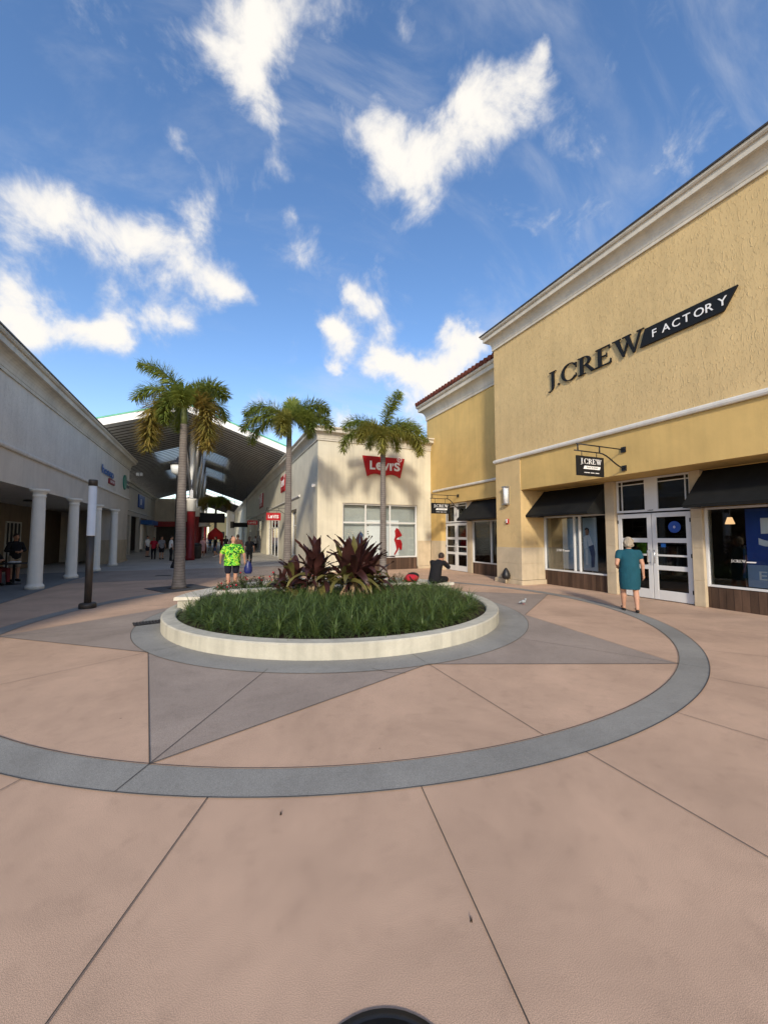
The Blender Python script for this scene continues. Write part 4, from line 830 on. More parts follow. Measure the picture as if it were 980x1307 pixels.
# tree grate
r=empty('tree_grate',(-.97,14.3,0),'dark square tree grate around the foot of the left palm','grate'); b=MB()
A_=R(28); 
def rq(u,v): return (-.97+u*math.cos(A_)-v*math.sin(A_),14.3+u*math.sin(A_)+v*math.cos(A_))
for a0,a1,c0,c1 in ((-.75,.75,-.75,-.3),(-.75,.75,.3,.75),(-.75,-.3,-.3,.3),(.3,.75,-.3,.3)):
    vs=[rq(a0,c0),rq(a1,c0),rq(a1,c1),rq(a0,c1)]; b.add([(*p,.012) for p in vs]+[(*p,.02) for p in vs],[(4,5,6,7),(0,1,5,4),(1,2,6,5),(2,3,7,6),(3,0,4,7)])
b.build('grate_plate',mat('grate_iron',(.085,.085,.085),.7,.4,30,bump=.8,bscale=60),r)
b=MB(); b.add([(*rq(u,v),.016) for u,v in ((-.3,-.3),(.3,-.3),(.3,.3),(-.3,.3))],[(0,1,2,3)]); b.build('soil_opening',M['soil'],r)
# drains & manhole
def grate(label,cx,cy,w,l,rot,z=.012):
    r=empty('drain_grate',(cx,cy,0),label,'drain'); b=MB(); c_,s_=math.cos(rot),math.sin(rot)
    def T(u,v,zz): return (cx+u*c_-v*s_,cy+u*s_+v*c_,zz)
    b.add([T(-w,-l,z),T(w,-l,z),T(w,l,z),T(-w,l,z)],[(0,1,2,3)]); b.build('pit',M['black'],r)
    b=MB(); n=9
    for k in range(n):
        u=-w+2*w*(k+.25)/n; b.add([T(u,-l,z+.012),T(u+w/n,-l,z+.012),T(u+w/n,l,z+.012),T(u,l,z+.012),T(u,-l,z),T(u,l,z)],[(0,1,2,3),(4,0,3,5)])
    b.build('bars',M['bronze'],r)
grate('black rectangular drain grate on the blue grey ring left of the planter',-1.12,8.86,.24,.17,R(14))
grate('small far drain grate in the taupe walk near the left palm',-1.91,19.05,.3,.12,0)
r=empty('manhole_cover',(.492,1.105,0),'round black manhole cover at the bottom edge near the viewer','manhole cover')
b=MB(); b.lathe([(.29,.002),(.29,.008),(.265,.009)],.492,1.105,48); b.build('cover_rim',M['black'],r)
b=MB(); b.lathe([(.262,.006),(.26,.010),(.01,.011)],.492,1.105,48); b.build('cover_disc',M['signblack'],r)
# ------------------------------------------------------------------ lamp post
r=empty('lamp_post',(-2.67,11.32,0),'dark bronze post lamp with tall white lens beside the arcade','street lamp'); x,y=-2.67,11.32
b=MB(); b.lathe([(.175,0),(.175,.09),(.155,.12),(.08,.13)],x,y,28); b.build('base',M['bronze'],r)
b=MB(); b.lathe([(.074,.12),(.078,1.70)],x,y,24); b.build('pole',M['bronze'],r)
b=MB(); b.lathe([(.090,1.70),(.090,1.73),(.085,1.73),(.085,2.90)],x,y,24); b.build('lamp_shade',M['lens'],r)
b=MB(); b.lathe([(.092,2.90),(.092,3.04),(.085,3.05)],x,y,24); b.build('lamp_cap',M['bronze'],r)
# tall lamp behind palm
q=W(223,725,z=0); x,y=q[0],q[1]; r=empty('street_lantern',(x,y,0),'tall black lantern lamp behind the left palm trunk','street lamp')
b=MB(); b.lathe([(.2,0),(.19,.12),(.1,.35),(.06,.5),(.055,4.9),(.09,4.95)],x,y,14); b.build('pole',M['black'],r)
b=MB(); b.lathe([(.09,4.95),(.3,5.1),(.36,5.5),(.28,5.5)],x,y,16); b.build('lamp_shade',M['shade'],r)
b=MB(); b.lathe([(.42,5.5),(.40,5.58),(.1,5.8),(.03,5.95)],x,y,16); b.build('lamp_cap',M['black'],r)
# trash can, kiosk, umbrella
q=W(251,713,z=0); r=empty('litter_bin',(q[0],q[1],0),'dark round litter bin beside the red canopy column','bin'); b=MB(); b.lathe([(.27,0),(.32,.1),(.34,.85),(.36,.88),(.36,.95)],q[0],q[1],20); b.build('bin_body',M['bronze'],r)
b=MB(); b.lathe([(.36,.95),(.30,1.1),(.12,1.17)],q[0],q[1],20); b.build('bin_lid',M['black'],r)
q=W(255,706,z=0); x,y=q[0]-.1,q[1]; r=empty('kiosk',(x,y,0),'round white roofed kiosk with red top behind the litter bin','kiosk')
b=MB(); b.lathe([(.7,0),(.7,1.0)],x,y,16); b.build('counter',M['redcol'],r)
b=MB()
for k in range(6): a=k*PI/3; b.tube([(x+.65*math.cos(a),y+.65*math.sin(a),1.0),(x+.65*math.cos(a),y+.65*math.sin(a),2.6)],.05,8)
b.build('post',M['column'],r)
b=MB(); b.lathe([(1.0,2.6),(1.05,2.75),(.95,2.8),(.95,2.95),(1.0,3.0),(1.0,3.1)],x,y,20); b.build('roof',M['column'],r)
b=MB(); b.lathe([(.95,3.1),(.8,3.35),(.1,3.9)],x,y,20); b.build('roof_top',M['redcol'],r)
q=W(275,690,D=38); r=empty('parasol',(q[0],q[1],0),'bright red parasol over the crowd under the canopy','umbrella'); b=MB(); b.tube([(q[0],q[1],0),(q[0],q[1],2.5)],.03,6); b.build('pole',M['black'],r)
b=MB(); b.lathe([(.72,1.35),(.72,1.75),(.66,1.95),(.05,2.5)],q[0],q[1],10); b.build('umbrella_canopy',M['umb'],r)
for (px,py,D,lab,m_,w,h_) in ((268,661,36,'wide black hanging sign under the canopy',M['signblack'],2.6,.9),(307,670,44,'black hanging shop sign in the shaded street on the right',M['signblack'],1.6,.5)):
    q=W(px,py,D=D); r=empty('hanging_sign',q,lab,'sign'); b=MB(); b.box(q[0]-w/2,q[1],q[2]-h_/2,q[0]+w/2,q[1]+.1,q[2]+h_/2); b.build('sign_board',m_,r)
    b=MB(); top=8.6
    for s in (-.4,.4): b.tube([(q[0]+s*w,q[1]+.05,q[2]+h_/2),(q[0]+s*w,q[1]+.05,top-.1)],.02,5)
    b.build('rod',M['black'],r)
# bird
r=empty('bird',(7.06,7.5,0),'small grey bird standing on the taupe star near the door','bird'); b=MB(); b.ball((7.06,7.5,.085),(.075,.04,.04),10,7); b.ball((7.125,7.5,.135),(.028,.022,.024),8,6); b.tube([(7.12,7.5,.11),(7.10,7.5,.10)],.022,6); b.tube([(6.99,7.5,.085),(6.91,7.5,.07)],[.025,.012],6); b.build('body',M['bird'],r)
b=MB(); b.tube([(7.06,7.485,.05),(7.065,7.485,0)],.004,4); b.tube([(7.05,7.515,.05),(7.05,7.515,0)],.004,4); b.build('leg',M['red'],r)
# ------------------------------------------------------------------ people
def remesh(mb,name,m,parent,vox,smooth=3):
    o=mb.build(name,m); md=o.modifiers.new('r','REMESH'); md.mode='VOXEL'; md.voxel_size=vox; md.use_smooth_shade=True
    s=o.modifiers.new('s','SMOOTH'); s.factor=.5; s.iterations=smooth
    dg=bpy.context.evaluated_depsgraph_get(); dg.update(); me=bpy.data.meshes.new_from_object(o.evaluated_get(dg)); old=o.data; o.modifiers.clear(); o.data=me; bpy.data.meshes.remove(old)
    if not me.materials: me.materials.append(m)
    o.parent=parent; return o
def ell(mb,c,r): mb.ball(c,r,16,10)
def hand(mb,wr,dirv,palmn,s=1.,curl=.5):
    d=Vector(dirv).normalized(); n=Vector(palmn).normalized(); sd=d.cross(n).normalized(); wr=Vector(wr)
    pc=wr+d*.05*s; mb.capsule(wr,wr+d*.075*s,.026*s,.033*s)
    for k,(o,l) in enumerate(((-.028,.062),(-.009,.072),(.010,.068),(.028,.052))):
        p=wr+d*.085*s+sd*o*s; d1=(d+n*curl*.4).normalized(); q=p+d1*l*.55*s; d2=(d+n*curl*1.3).normalized(); mb.capsule(p,q,.0092*s,.0088*s,8); mb.capsule(q,q+d2*l*.5*s,.0088*s,.0075*s,8)
    t=wr+d*.03*s-sd*.028*s; dt=(d*.7-sd*.7+n*.35).normalized(); mb.capsule(t,t+dt*.045*s,.012*s,.010*s,8); mb.capsule(t+dt*.045*s,t+dt*.045*s+(d+n*.4).normalized()*.028*s,.010*s,.008*s,8)
def person(label,x,y,face,height,P,group=None,hero=False,z=0,name='person'):
    """P: dict with joints (metres for 1.75 m person; +Y forward, +X right) + clothing spec"""
    r=empty(name,(x,y,z),label,'person',group); r.rotation_euler=(0,0,face-PI/2); s=height/1.75; r.scale=(s,s,s)
    w=P.get('w',1.0); belly=P.get('belly',1.0); vox=.009 if hero else .022
    J=dict(pel=(0,0,.95),che=(0,0,1.27),nek=(0,.0,1.47),hed=(0,.02,1.63),shL=(-.175*w**.5,0,1.40),shR=(.175*w**.5,0,1.40),elL=(-.25*w**.7,-.02,1.13),elR=(.25*w**.7,-.02,1.13),wrL=(-.27*w**.7,.04,.89),wrR=(.27*w**.7,.04,.89),
           hiL=(-.09*w,0,.92),hiR=(.09*w,0,.92),knL=(-.10*w,.02,.5),knR=(.10*w,.02,.5),anL=(-.10*w,-.01,.09),anR=(.10*w,-.01,.09)); J.update(P.get('J',{})); J={k:Vector(v) for k,v in J.items()}
    tilt=P.get('headdir',(0,1,0)); hd=Vector(tilt).normalized()
    b=MB(); H=J['hed']
    ell(b,H,(.077,.098,.118)); b.capsule(H+Vector((0,0,-.06))+hd*.03,H+Vector((0,0,-.075))+hd*.055,.05,.035)
    b.capsule(J['nek'],H-Vector((0,0,.08)),.06,.052)
    hs=hd.cross(UP).normalized()
    b.capsule(H+hd*.095-UP*.005,H+hd*.112-UP*.03,.012,.016,8)                       # nose
    for sg in (-1,1):
        ell(b,H+hs*sg*.078-UP*.01,(.012,.022,.03)); b.ball(H+hd*.088+hs*sg*.032+UP*.012,.014,8,6)   # ears, brows/eyes
    b.capsule(H+hd*.09-UP*.058-hs*.02,H+hd*.09-UP*.058+hs*.02,.010,.010,8)        # lips
    tw=.125*w
    def torso(mb,g,hip=1.0,low=True):
        p,c,n_=J['pel'],J['che'],J['nek']; ax=(c-p).normalized()
        rows=[(p-ax*.13,.085*w,.08*belly),(p-ax*.10,.13*w,.11*belly),(p-ax*.02,.158*w*hip,.125*belly),(p.lerp(c,.35),.150*w,.128*belly),(p.lerp(c,.7),.148*w,.122*belly**.9),(c+ax*.03,.155*w**.8,.115*belly**.6),(c.lerp(n_,.5),.17*w**.5,.098*belly**.4),(c.lerp(n_,.76),.145*w**.4,.075),(c.lerp(n_,.95),.075,.06),(n_+ax*.02,.055,.05)]
        n=22; vs=[]
        for k,(q,rx,ry) in enumerate(rows):
            fw=ax.cross(Vector((1,0,0)))*-1
            for j in range(n): a_=2*PI*j/n; vs.append(q+Vector((1,0,0))*(rx+g)*math.cos(a_)+fw*(ry+g)*math.sin(a_))
        mb.add(vs,[(i*n+k,i*n+(k+1)%n,(i+1)*n+(k+1)%n,(i+1)*n+k) for i in range(len(rows)-1) for k in range(n)]+[tuple(range(n))[::-1],tuple(range((len(rows)-1)*n,len(rows)*n))],True)
    torso(b,0)
    for S_ in 'LR': b.capsule(J['nek']-Vector((0,0,.05)),J['sh'+S_]-Vector((0,0,.012)),.05,.055*w**.4)
    for S_ in 'LR':
        b.capsule(J['sh'+S_],J['el'+S_],.052*w**.5,.04*w**.5); b.capsule(J['el'+S_],J['wr'+S_],.04*w**.5,.027)
        b.capsule(J['hi'+S_],J['kn'+S_],.088*w**.6,.056*w**.4); kn,an=J['kn'+S_],J['an'+S_]; b.capsule(kn,kn.lerp(an,.35)+Vector((0,-.012,0)),.054*w**.4,.056*w**.4); b.capsule(kn.lerp(an,.35)+Vector((0,-.012,0)),an,.056*w**.4,.037)
        toe=P.get('toe'+S_,(0,.15,-.045)); b.capsule(an-Vector((0,0,.02)),an+Vector(toe),.04,.03); 
        wd=(J['wr'+S_]-J['el'+S_]).normalized()
        if hero: hand(b,J['wr'+S_],P.get('hd'+S_,wd),P.get('pn'+S_,(1 if S_=='L' else -1,.3,0)),1,.6)
        else: b.capsule(J['wr'+S_],J['wr'+S_]+wd*.10,.03,.03)
    remesh(b,'body',P.get('skin',M['skin']),r,vox,3 if hero else 2)
    # hair
    if P.get('hair'):
        h=MB(); mt,st=P['hair']
        if st=='short': ell(h,H+UP*.035-hd*.018,(.086,.102,.105)); 
        elif st=='bob': 
            ell(h,H+UP*.02-hd*.028,(.105,.108,.125)); ell(h,H-UP*.05-hd*.035,(.10,.085,.08))
            for k in range(14):
                a=k*.9; ell(h,H-hd*.05+Vector((math.cos(a)*.075,math.sin(a)*.05,-.06+.13*((k*7)%5)/5)),(.038,.038,.04))
        elif st=='long': ell(h,H+UP*.03-hd*.02,(.09,.105,.11)); h.capsule(H-hd*.06,H-hd*.1-UP*.32,.08,.05)
        elif st=='cap': ell(h,H+UP*.05-hd*.01,(.09,.105,.085)); h.capsule(H+UP*.05+hd*.08,H+UP*.04+hd*.15,.05,.03)
        remesh(h,'hair',mt,r,vox,2)
    inf=.014
    def top(name,mt,hem,sleeve=.6,flare=1.05,low=None):
        c=MB(); t2=tw+inf; torso(c,.016,flare)
        for S_ in 'LR':
            a,e=J['sh'+S_],J['el'+S_]; c.capsule(J['nek']-Vector((0,0,.055)),a-Vector((0,0,.012)),.058,.066*w**.4); c.capsule(a-Vector((0,0,.01)),a.lerp(e,sleeve),.066*w**.5,.064*w**.5)
            if sleeve>=1: c.capsule(e,e.lerp(J['wr'+S_],.9),.06*w**.5,.042)
        if hem: # skirt part, lofted
            n=20; vs=[];pr=hem
            rows=[(J['pel'].z+.10,.150*w+.012,.128*belly+.012)]+pr
            cx0=J['pel']
            for (zz,rx,ry) in rows:
                for k in range(n): a=2*PI*k/n; vs.append((cx0.x+rx*math.cos(a),cx0.y+ry*math.sin(a),zz))
            fs=[(i*n+k,i*n+(k+1)%n,(i+1)*n+(k+1)%n,(i+1)*n+k) for i in range(len(rows)-1) for k in range(n)]+[tuple(range(n)),tuple(range((len(rows)-1)*n,len(rows)*n))[::-1]]
            c.add(vs,fs)
        return remesh(c,name,mt,r,vox*1.1,7)
    if 'dress' in P: top('dress',P['dress'],P.get('hem',[(.86,.165*w+.01,.138*belly),(.70,.165*w+.01,.14*belly),(.53,.150*w+.01,.13*belly)]),P.get('sleeve',.5),1.04)
    if 'shirt' in P: top('shirt',P['shirt'],P.get('hem',[(.86,.165*w+.01,.14*belly)]),P.get('sleeve',.62),P.get('flare',1.05))
    def legs(name,mt,to,wide=1.2):
        c=MB(); ell(c,J['pel']+Vector((0,0,-.0)),(tw*1.15+.012,.128*belly,.14))
        for S_ in 'LR':
            hi,kn,an=J['hi'+S_],J['kn'+S_],J['an'+S_]
            if to<=1: c.capsule(hi,hi.lerp(kn,to),.10*w**.6,.072*w**.5*wide)
            else: c.capsule(hi,kn,.10*w**.6,.068*wide); c.capsule(kn,kn.lerp(an,min(.97,to-1)),.066*wide,.055*wide)
        remesh(c,name,mt,r,vox*1.1,3)
    if 'shorts' in P: legs('shorts',P['shorts'],.82)
    if 'trousers' in P: legs('trousers',P['trousers'],1.95,1.05)
    c=MB()
    for S_ in 'LR':
        an=J['an'+S_]; toe=Vector(P.get('toe'+S_,(0,.15,-.045)))
        if P.get('shoestyle')=='sandal': c.capsule(an-Vector((0,.03,.075)),an+toe-UP*.022,.036,.034); c.capsule(an+toe*.65+Vector((-.03,0,.01)),an+toe*.65+Vector((.03,0,.01)),.022,.022)
        else: c.capsule(an-Vector((0,.02,.03)),an+toe-UP*.004,.052,.042)
    remesh(c,'shoes',P.get('shoes',M['shoe']),r,vox*1.1,1)
    return r
# woman in teal dress
person('woman in teal dress with grey blonde hair walking past the shop door',8.63,5.86,math.atan2(.56,.83)+.2,1.66,dict(w=1.3,belly=1.35,skin=M['skin'],hair=(M['grayhair'],'bob'),dress=M['teal'],sleeve=.42,shoestyle='sandal',
 J=dict(elL=(-.27,-.08,1.13),wrL=(-.22,.14,1.05),elR=(.26,-.05,1.13),wrR=(.28,-.0,.89),knL=(-.12,.10,.5),anL=(-.11,.16,.10),knR=(.11,-.02,.5),anR=(.10,-.16,.12)),toeL=(0,.15,-.05),toeR=(.02,.14,-.075),
 pnR=(-1,0,0)),hero=True)
# man in green shirt
person('bald man in bright green patterned shirt and navy shorts walking away',.60,13.66,R(90)-CA*0+.10,1.70,dict(w=1.5,belly=1.55,skin=M['skin'],shirt=M['hawaii'],sleeve=.72,shorts=M['navy'],shoes=M['shoe'],hem=[(.86,.26,.20),(.76,.265,.205)],flare=1.08,
 J=dict(elL=(-.36,-.03,1.13),wrL=(-.36,.08,.92),elR=(.36,-.04,1.14),wrR=(.40,.02,.90),knL=(-.12,.04,.5),anL=(-.12,-.04,.09),knR=(.12,.06,.5),anR=(.12,.10,.09),hed=(.03,.05,1.62))),hero=True)
r=empty('shopping_bag',(1.17,13.6,.3),'blue plastic shopping bag carried by the man in green','bag'); b=MB()
n=14; vs=[]
for (zz,rx,ry) in ((.46,.09,.05),(.52,.13,.07),(.64,.13,.06),(.76,.09,.04),(.86,.03,.02)):
    for k in range(n): a=2*PI*k/n; q=1+.1*math.sin(3*a+zz*9); vs.append((1.10+rx*q*math.cos(a),13.6+ry*q*math.sin(a),zz))
b.add(vs,[(i*n+k,i*n+(k+1)%n,(i+1)*n+(k+1)%n,(i+1)*n+k) for i in range(4) for k in range(n)]+[tuple(range(n))[::-1]],True); b.build('bag_body',M['bluebag'],r)
b=MB(); b.tube([(1.07,13.6,.84),(1.05,13.62,.9)],.012,6); b.build('bag_handle',M['bluebag'],r)
# seated man
sx,sy=5.42,8.98
person('seated man in black shirt bent over his phone on the planter seat wall',sx,sy,R(30),1.68,dict(w=1.05,belly=1.05,skin=M['skin2'],hair=(M['brownhair'],'short'),shirt=M['blackc'],sleeve=.95,shorts=M['blackc'],hem=None,headdir=(0,.8,-.5),
 J=dict(pel=(0,0,.12),che=(0,.10,.44),nek=(0,.25,.60),hed=(.01,.39,.68),shL=(-.19,.19,.56),shR=(.19,.19,.56),elL=(-.24,.33,.40),wrL=(-.06,.50,.50),elR=(.24,.36,.42),wrR=(.10,.54,.52),hiL=(-.09,.03,.10),hiR=(.09,.03,.10),knL=(-.14,.46,.07),knR=(.14,.46,.07),anL=(-.13,.50,-.37),anR=(.13,.48,-.37)),hdL=(.6,.5,.3),hdR=(-.6,.4,.3)),hero=True,z=.455)
r=empty('backpack',(4.98,9.42,.455),'red and black backpack lying on the seat wall beside the seated man','bag')
b=MB(); ell(b,(4.98,9.45,.56),(.20,.15,.12)); ell(b,(4.93,9.47,.52),(.18,.14,.08)); remesh(b,'bag_body',M['redc'],r,.012); bpy.data.objects[-1] if False else None
for ch in r.children: ch.matrix_parent_inverse=Matrix.Translation(-Vector(r.location))
b=MB(); ell(b,(5.02,9.47,.60),(.19,.13,.11)); bo=remesh(b,'bag_flap',M['blackc'],r,.012); bo.matrix_parent_inverse=Matrix.Translation(-Vector(r.location))
b=MB(); b.tube([(4.85,9.34,.62),(4.9,9.28,.52),(5.02,9.28,.47)],.014,6); b.build('strap',M['blackc'],r)
# background people
def bg(label,px,py,face,h,P,D=None,group='shoppers under the canopy'):
    q=W(px,py,z=0) if D is None else W(px,py,D=D); return person(label,q[0],q[1],face,h,P,group)
walk=dict(knL=(-.1,.12,.5),anL=(-.1,.10,.09),knR=(.1,.02,.5),anR=(.1,-.2,.12))
bg('person in brown shirt and dark trousers walking ahead of the man in green',303,722,R(95),1.78,dict(w=1.15,skin=M['skind'],hair=(M['brownhair'],'short'),shirt=M['brownc'],trousers=M['navy'],J=walk))
bg('person in black trousers with white bag walking near the cream shop',318,722,R(80),1.66,dict(w=1.0,skin=M['skin2'],hair=(M['brownhair'],'long'),shirt=M['blackc'],trousers=M['blackc'],shoes=M['wshoe'],J=walk))
bg('person in pink dress standing by the litter bin',259,711,R(-80),1.6,dict(skin=M['skin'],hair=(M['brownhair'],'long'),dress=M['pink'],shoes=M['wshoe']))
bg('person in black top and denim shorts striding past the red parasol',275,711,R(200),1.66,dict(skin=M['skin'],hair=(M['brownhair'],'long'),shirt=M['blackc'],shorts=M['denim'],shoes=M['wshoe'],J=walk))
bg('person in white shirt leaning beside the tall lantern pole',218,716,R(20),1.7,dict(skin=M['skin2'],hair=(M['brownhair'],'short'),shirt=M['whitec'],trousers=M['blackc']))
bg('person in grey shirt in the shade left of the lantern pole',206,714,R(-60),1.68,dict(skin=M['skin2'],hair=(M['brownhair'],'short'),shirt=M['greyc'],shorts=M['blackc']))
bg('person in red patterned top in the shade beyond the arcade',196,714,R(-100),1.62,dict(skin=M['skin2'],hair=(M['brownhair'],'long'),shirt=M['redc'],trousers=M['blackc']))
bg('person in pale shirt furthest left in the shaded crowd',188,711,R(-30),1.7,dict(skin=M['skin'],hair=(M['brownhair'],'short'),shirt=M['whitec'],shorts=M['navy']))
bg('person in dark clothes left of the man in green',288,707,R(90),1.72,dict(skin=M['skind'],hair=(M['brownhair'],'short'),shirt=M['blackc'],trousers=M['denim']))
bg('person in grey shirt far down the covered street',296,704,R(90),1.72,dict(skin=M['skin2'],hair=(M['brownhair'],'short'),shirt=M['greyc'],trousers=M['blackc']))
bg('person in dark red shirt between the parasol and the crowd',283,704,R(-90),1.68,dict(skin=M['skin2'],hair=(M['brownhair'],'long'),shirt=M['sred'],trousers=M['blackc']))
bg('person in blue shirt beneath the far bushy palm',268,703,R(-90),1.7,dict(skin=M['skin2'],hair=(M['brownhair'],'cap'),shirt=M['denim'],shorts=M['tan']))
bg('person in white top far beyond the cream shop corner',326,703,R(-90),1.68,dict(skin=M['skin2'],hair=(M['brownhair'],'long'),shirt=M['whitec'],trousers=M['navy']))
person('man in dark sweater and khaki shorts standing behind the nearest column',-6.75,18.9,R(-45),1.78,dict(skin=M['skin2'],hair=(M['brownhair'],'short'),shirt=M['blackc'],sleeve=1.0,shorts=M['tan'],J=dict(elL=(-.27,0,1.14),wrL=(-.1,.22,1.12),elR=(.27,0,1.14),wrR=(.1,.22,1.1))),hero=True)
person('seated person in black with red blanket at the arcade table',-6.95,17.8,R(-30),1.70,dict(skin=M['skin2'],hair=(M['brownhair'],'short'),shirt=M['blackc'],sleeve=1.0,trousers=mat('dark_red_blanket',(.16,.02,.025),.9),hem=None,J=dict(pel=(0,0,.12),che=(0,.02,.44),nek=(0,.03,.64),hed=(0,.05,.80),shL=(-.18,.02,.58),shR=(.18,.02,.58),elL=(-.25,.12,.36),wrL=(-.1,.32,.40),elR=(.25,.12,.36),wrR=(.1,.32,.40),hiL=(-.09,.03,.10),hiR=(.09,.03,.10),knL=(-.14,.46,.07),knR=(.14,.46,.07),anL=(-.13,.50,-.37),anR=(.13,.48,-.37))),z=.46,hero=True)
r=empty('chair',(-6.98,17.8,0),'black metal chair under the seated person in the arcade','chair'); b=MB(); b.box(-7.22,17.58,.41,-6.76,18.02,.45); b.build('seat',M['black'],r); b=MB(); b.box(-7.24,17.6,.5,-7.20,18.0,.85); b.build('backrest',M['black'],r)
for dx in (-.2,.2):
    for dy in (-.18,.18): b=MB(); b.tube([(-6.99+dx,17.8+dy,0),(-6.99+dx,17.8+dy,.42)],.012,6); b.build('leg',M['black'],r)
r=empty('cafe_table',(-6.35,17.55,0),'small dark arcade table with white paper on top','table'); b=MB(); b.lathe([(.42,.72),(.42,.75)],-6.35,17.75,20); b.build('tabletop',M['black'],r); b=MB(); b.lathe([(.22,0),(.22,.03),(.04,.05),(.04,.72)],-6.35,17.75,12); b.build('pedestal',M['black'],r)
r=empty('paper_wrapper',(-6.35,17.75,.755),'crumpled white paper wrapper on the arcade table','paper'); b=MB(); ell(b,(-6.38,17.75,.785),(.14,.1,.03)); ell(b,(-6.25,17.8,.78),(.08,.07,.025)); b.build('sheet',M['board'],r)
def rack(label,x,y,n,cols):
    r=empty('clothes_rack',(x,y,0),label,'clothes rack','clothes racks in the yellow shop'); b=MB()
    for dy in (-.6,.6): b.tube([(x,y+dy,0.03),(x,y+dy,1.45)],.015,6); b.tube([(x-.25,y+dy,.04),(x+.25,y+dy,.04)],.015,6)
    b.tube([(x,y-.6,1.45),(x,y+.6,1.45)],.015,6); b.build('frame',M['steel'],r)
    for k in range(n):
        yy=y-.52+1.04*k/(n-1); g=MB(); h_=.6+.12*((k*5)%3); g.add([(x-.2,yy-.02,1.38),(x+.2,yy-.02,1.38),(x+.24,yy-.03,1.38-h_),(x-.24,yy-.03,1.38-h_),(x-.2,yy+.02,1.38),(x+.2,yy+.02,1.38),(x+.24,yy+.03,1.38-h_),(x-.24,yy+.03,1.38-h_)],[(0,1,2,3),(7,6,5,4),(0,4,5,1),(1,5,6,2),(2,6,7,3),(3,7,4,0)]); g.build('garment',M[cols[k%len(cols)]],r)
rack('clothes rack of blue and white shirts behind the right shop window',12.3,4.75,9,['denim','whitec','postblue','navy'])
rack('clothes rack of pink and khaki clothes behind the glass double doors',12.8,7.2,9,['tan','pink','greyc','whitec'])
rack('clothes rack of dark clothes behind the left shop window of the tall block',12.2,10.2,9,['blackc','brownc','denim','greyc'])
q=W(931,668,D=10.2); r=empty('pendant_lamp',q,'small warm lit pendant lamp inside the right shop window','lamp'); b=MB(); b.lathe([(.05,q[2]+.16),(.10,q[2]),(.10,q[2]-.02)],q[0],q[1],12); b.build('lamp_shade',mat('lit_lamp_shade',(.8,.6,.4),.6,emis=((1,.62,.32),.7)),r)
b=MB(); b.tube([(q[0],q[1],q[2]+.15),(q[0],q[1],3.35)],.01,5); b.build('rod',M['black'],r)
for px,py,lab in ((600,1178,'small dark dry leaf on the pink paving right of the near joint'),(357,1041,'tiny dark dry leaf on the pink paving just outside the ring')):
    q=W(px,py,z=0); lf=MB(); tileaf(lf,(q[0],q[1],.006),(1,.3,.02),.014,.010,R(5),fold=.03); o=lf.build('dry_leaf',M['soil']); tag(o,lab,'leaf')
# ------------------------------------------------------------------ world, sky and sun
SUN=Vector((-1.05,-2.3,1.22)).normalized(); elev=math.asin(SUN.z); 
w=bpy.data.worlds.new('World'); S.world=w; w.use_nodes=True; nt=w.node_tree; nt.nodes.clear(); L=nt.links
out=nd(nt,'ShaderNodeOutputWorld'); bg_=nd(nt,'ShaderNodeBackground'); L.new(bg_.outputs[0],out.inputs[0]); bg_.inputs[1].default_value=.15
sk=nd(nt,'ShaderNodeTexSky',sky_type='NISHITA'); sk.sun_disc=False; sk.sun_elevation=elev; sk.sun_rotation=math.atan2(SUN.x,SUN.y); sk.air_density=1.0; sk.dust_density=.4; sk.ozone_density=1.5
tc=nd(nt,'ShaderNodeTexCoord')
def mth(op,a,b=None,c=None,clamp=False):
    n=nd(nt,'ShaderNodeMath',operation=op); n.use_clamp=clamp
    for i,v in enumerate((a,b,c)):
        if v is None: continue
        if isinstance(v,(int,float)): n.inputs[i].default_value=v
        else: L.new(v,n.inputs[i])
    return n.outputs[0]
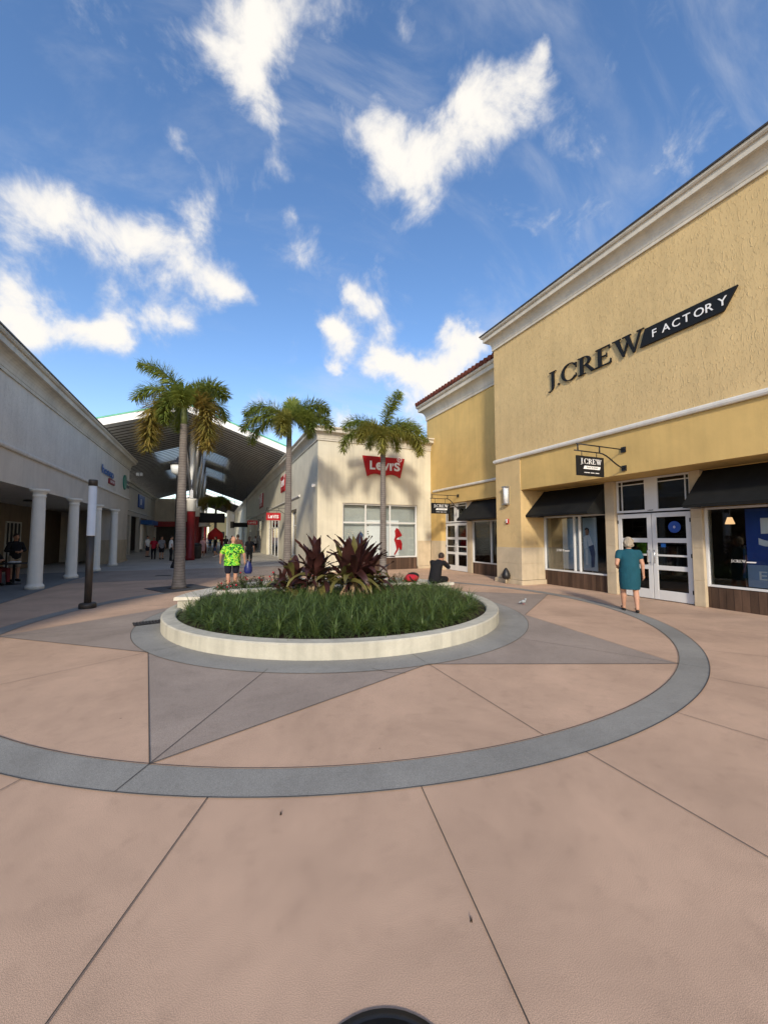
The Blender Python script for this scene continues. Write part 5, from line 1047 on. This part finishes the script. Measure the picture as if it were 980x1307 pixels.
# warped direction for ragged cloud edges
nz=nd(nt,'ShaderNodeTexNoise'); nz.inputs['Scale'].default_value=5.5; nz.inputs['Detail'].default_value=7; nz.inputs['Roughness'].default_value=.6; L.new(tc.outputs['Generated'],nz.inputs['Vector'])
sb=nd(nt,'ShaderNodeVectorMath',operation='SUBTRACT'); sb.inputs[1].default_value=(.5,.5,.5); L.new(nz.outputs['Color'],sb.inputs[0])
sc=nd(nt,'ShaderNodeVectorMath',operation='SCALE'); sc.inputs['Scale'].default_value=.11; L.new(sb.outputs[0],sc.inputs[0])
av=nd(nt,'ShaderNodeVectorMath',operation='ADD'); L.new(tc.outputs['Generated'],av.inputs[0]); L.new(sc.outputs[0],av.inputs[1])
nv=nd(nt,'ShaderNodeVectorMath',operation='NORMALIZE'); L.new(av.outputs[0],nv.inputs[0])
BL=[ # photo px, radius px, weight
 (290,15,62,1.0),(390,5,60,.85),(250,55,45,.8),(215,20,30,.0),(310,100,42,1.0),(340,150,24,.7),(355,205,26,.75),(340,45,45,.7),(460,10,38,.5),
 (480,170,38,.95),(540,205,46,1.05),(600,170,44,1.0),(650,120,42,1.1),(600,115,30,.7),(505,240,40,.95),(540,285,26,.7),(410,130,26,.55),(680,90,26,.6),
 (20,250,52,1.0),(80,265,42,.95),(150,300,48,1.1),(215,325,48,1.1),(280,350,34,.95),(310,370,20,.8),(255,250,30,.45),
 (15,360,40,.9),(60,420,46,1.1),(10,410,44,1.0),(100,425,28,.9),(150,428,26,.95),(130,370,24,.5),(190,410,24,.7),(225,415,24,.8),
 (405,325,28,.8),(475,388,26,1.0),(425,417,18,.9),(440,440,20,.95),(448,366,16,.7),(482,462,20,.95),(512,470,20,.9),(575,462,40,1.1),(600,450,34,1.05),(545,490,40,1.0),(570,415,18,.6),(430,473,18,.9),(375,300,20,.5),(365,275,14,.6),(265,285,22,.8),(235,180,18,.5),(530,45,18,.5),(690,70,16,.7),(630,285,16,.4),(130,415,26,.8),(330,385,12,.5),(440,535,34,1.0),(350,545,40,.7),(510,520,36,.8),(650,390,16,.6),(500,425,20,.5),
 (830,180,70,.2),(900,140,60,.2),(960,90,60,.15),(760,230,60,.18),(690,270,50,.15)]
tot=None
for (px,py,rp,wt) in BL:
    if wt==0: continue
    q=Vector(W(px,py,D=10.0))-Vector((0,0,CH)); q.normalize()
    cosv=math.cos(math.atan(math.hypot(px-490,py-653.5)/495.)); ang=rp/495.*(cosv**1.5)*(.9 if py>380 else 1.0); wt=wt*(1.3 if (rp<27 and 340<py<500) else 1)
    dp=nd(nt,'ShaderNodeVectorMath',operation='DOT_PRODUCT'); L.new(nv.outputs[0],dp.inputs[0]); dp.inputs[1].default_value=q
    k=1/(ang*ang)*1.8
    e=mth('MULTIPLY_ADD',dp.outputs['Value'],k,-k); g_=mth('POWER',2.718,e); tot=mth('MULTIPLY_ADD',g_,wt,tot if tot is not None else 0.0)
n2=nd(nt,'ShaderNodeTexNoise'); n2.inputs['Scale'].default_value=9; n2.inputs['Detail'].default_value=9; n2.inputs['Roughness'].default_value=.62; n2.inputs['Distortion'].default_value=.3; L.new(tc.outputs['Generated'],n2.inputs['Vector'])
a1=mth('MULTIPLY_ADD',n2.outputs['Fac'],3.6,-1.98); a2=mth('ADD',tot,a1)
mr=nd(nt,'ShaderNodeMapRange',interpolation_type='SMOOTHSTEP'); mr.inputs['From Min'].default_value=.06; mr.inputs['From Max'].default_value=1.5; L.new(a2,mr.inputs['Value'])
# generic scattered clouds elsewhere + thin cirrus
mp=nd(nt,'ShaderNodeMapping'); mp.inputs['Rotation'].default_value=(0.3,.5,.9); mp.inputs['Scale'].default_value=(1.0,4.2,2.6); L.new(tc.outputs['Generated'],mp.inputs['Vector'])
n3=nd(nt,'ShaderNodeTexNoise'); n3.inputs['Scale'].default_value=1.7; n3.inputs['Detail'].default_value=8; n3.inputs['Roughness'].default_value=.6; n3.inputs['Distortion'].default_value=.5; L.new(mp.outputs[0],n3.inputs['Vector'])
ci=nd(nt,'ShaderNodeMapRange',interpolation_type='SMOOTHSTEP'); ci.inputs['From Min'].default_value=.44; ci.inputs['From Max'].default_value=.85; ci.inputs['To Max'].default_value=.6; L.new(n3.outputs['Fac'],ci.inputs['Value'])
cm=mth('MAXIMUM',mr.outputs[0],ci.outputs[0],clamp=True)
hs=nd(nt,'ShaderNodeHueSaturation'); hs.inputs['Saturation'].default_value=1.22; hs.inputs['Value'].default_value=1.0; tn=nd(nt,'ShaderNodeVectorMath',operation='MULTIPLY'); tn.inputs[1].default_value=(1.03,.985,1.05); L.new(sk.outputs[0],tn.inputs[0]); L.new(tn.outputs[0],hs.inputs['Color'])
cc=nd(nt,'ShaderNodeValToRGB'); cc.color_ramp.elements[0].color=(2.8,3.1,3.7,1); cc.color_ramp.elements[1].color=(4.0,4.08,4.2,1); cc.color_ramp.elements[0].position=.4; cc.color_ramp.elements[1].position=1.0; L.new(a2,cc.inputs['Fac'])
mx=nd(nt,'ShaderNodeMix',data_type='RGBA'); L.new(cm,mx.inputs[0]); L.new(hs.outputs[0],mx.inputs[6]); L.new(cc.outputs[0],mx.inputs[7]); L.new(mx.outputs[2],bg_.inputs[0])
sd=bpy.data.lights.new('sun','SUN'); sd.energy=2.0; sd.angle=R(6.0); sd.color=(1,.93,.82); so=bpy.data.objects.new('sun',sd); C.objects.link(so)
so.rotation_euler=SUN.to_track_quat('Z','Y').to_euler(); so.location=(0,0,30)
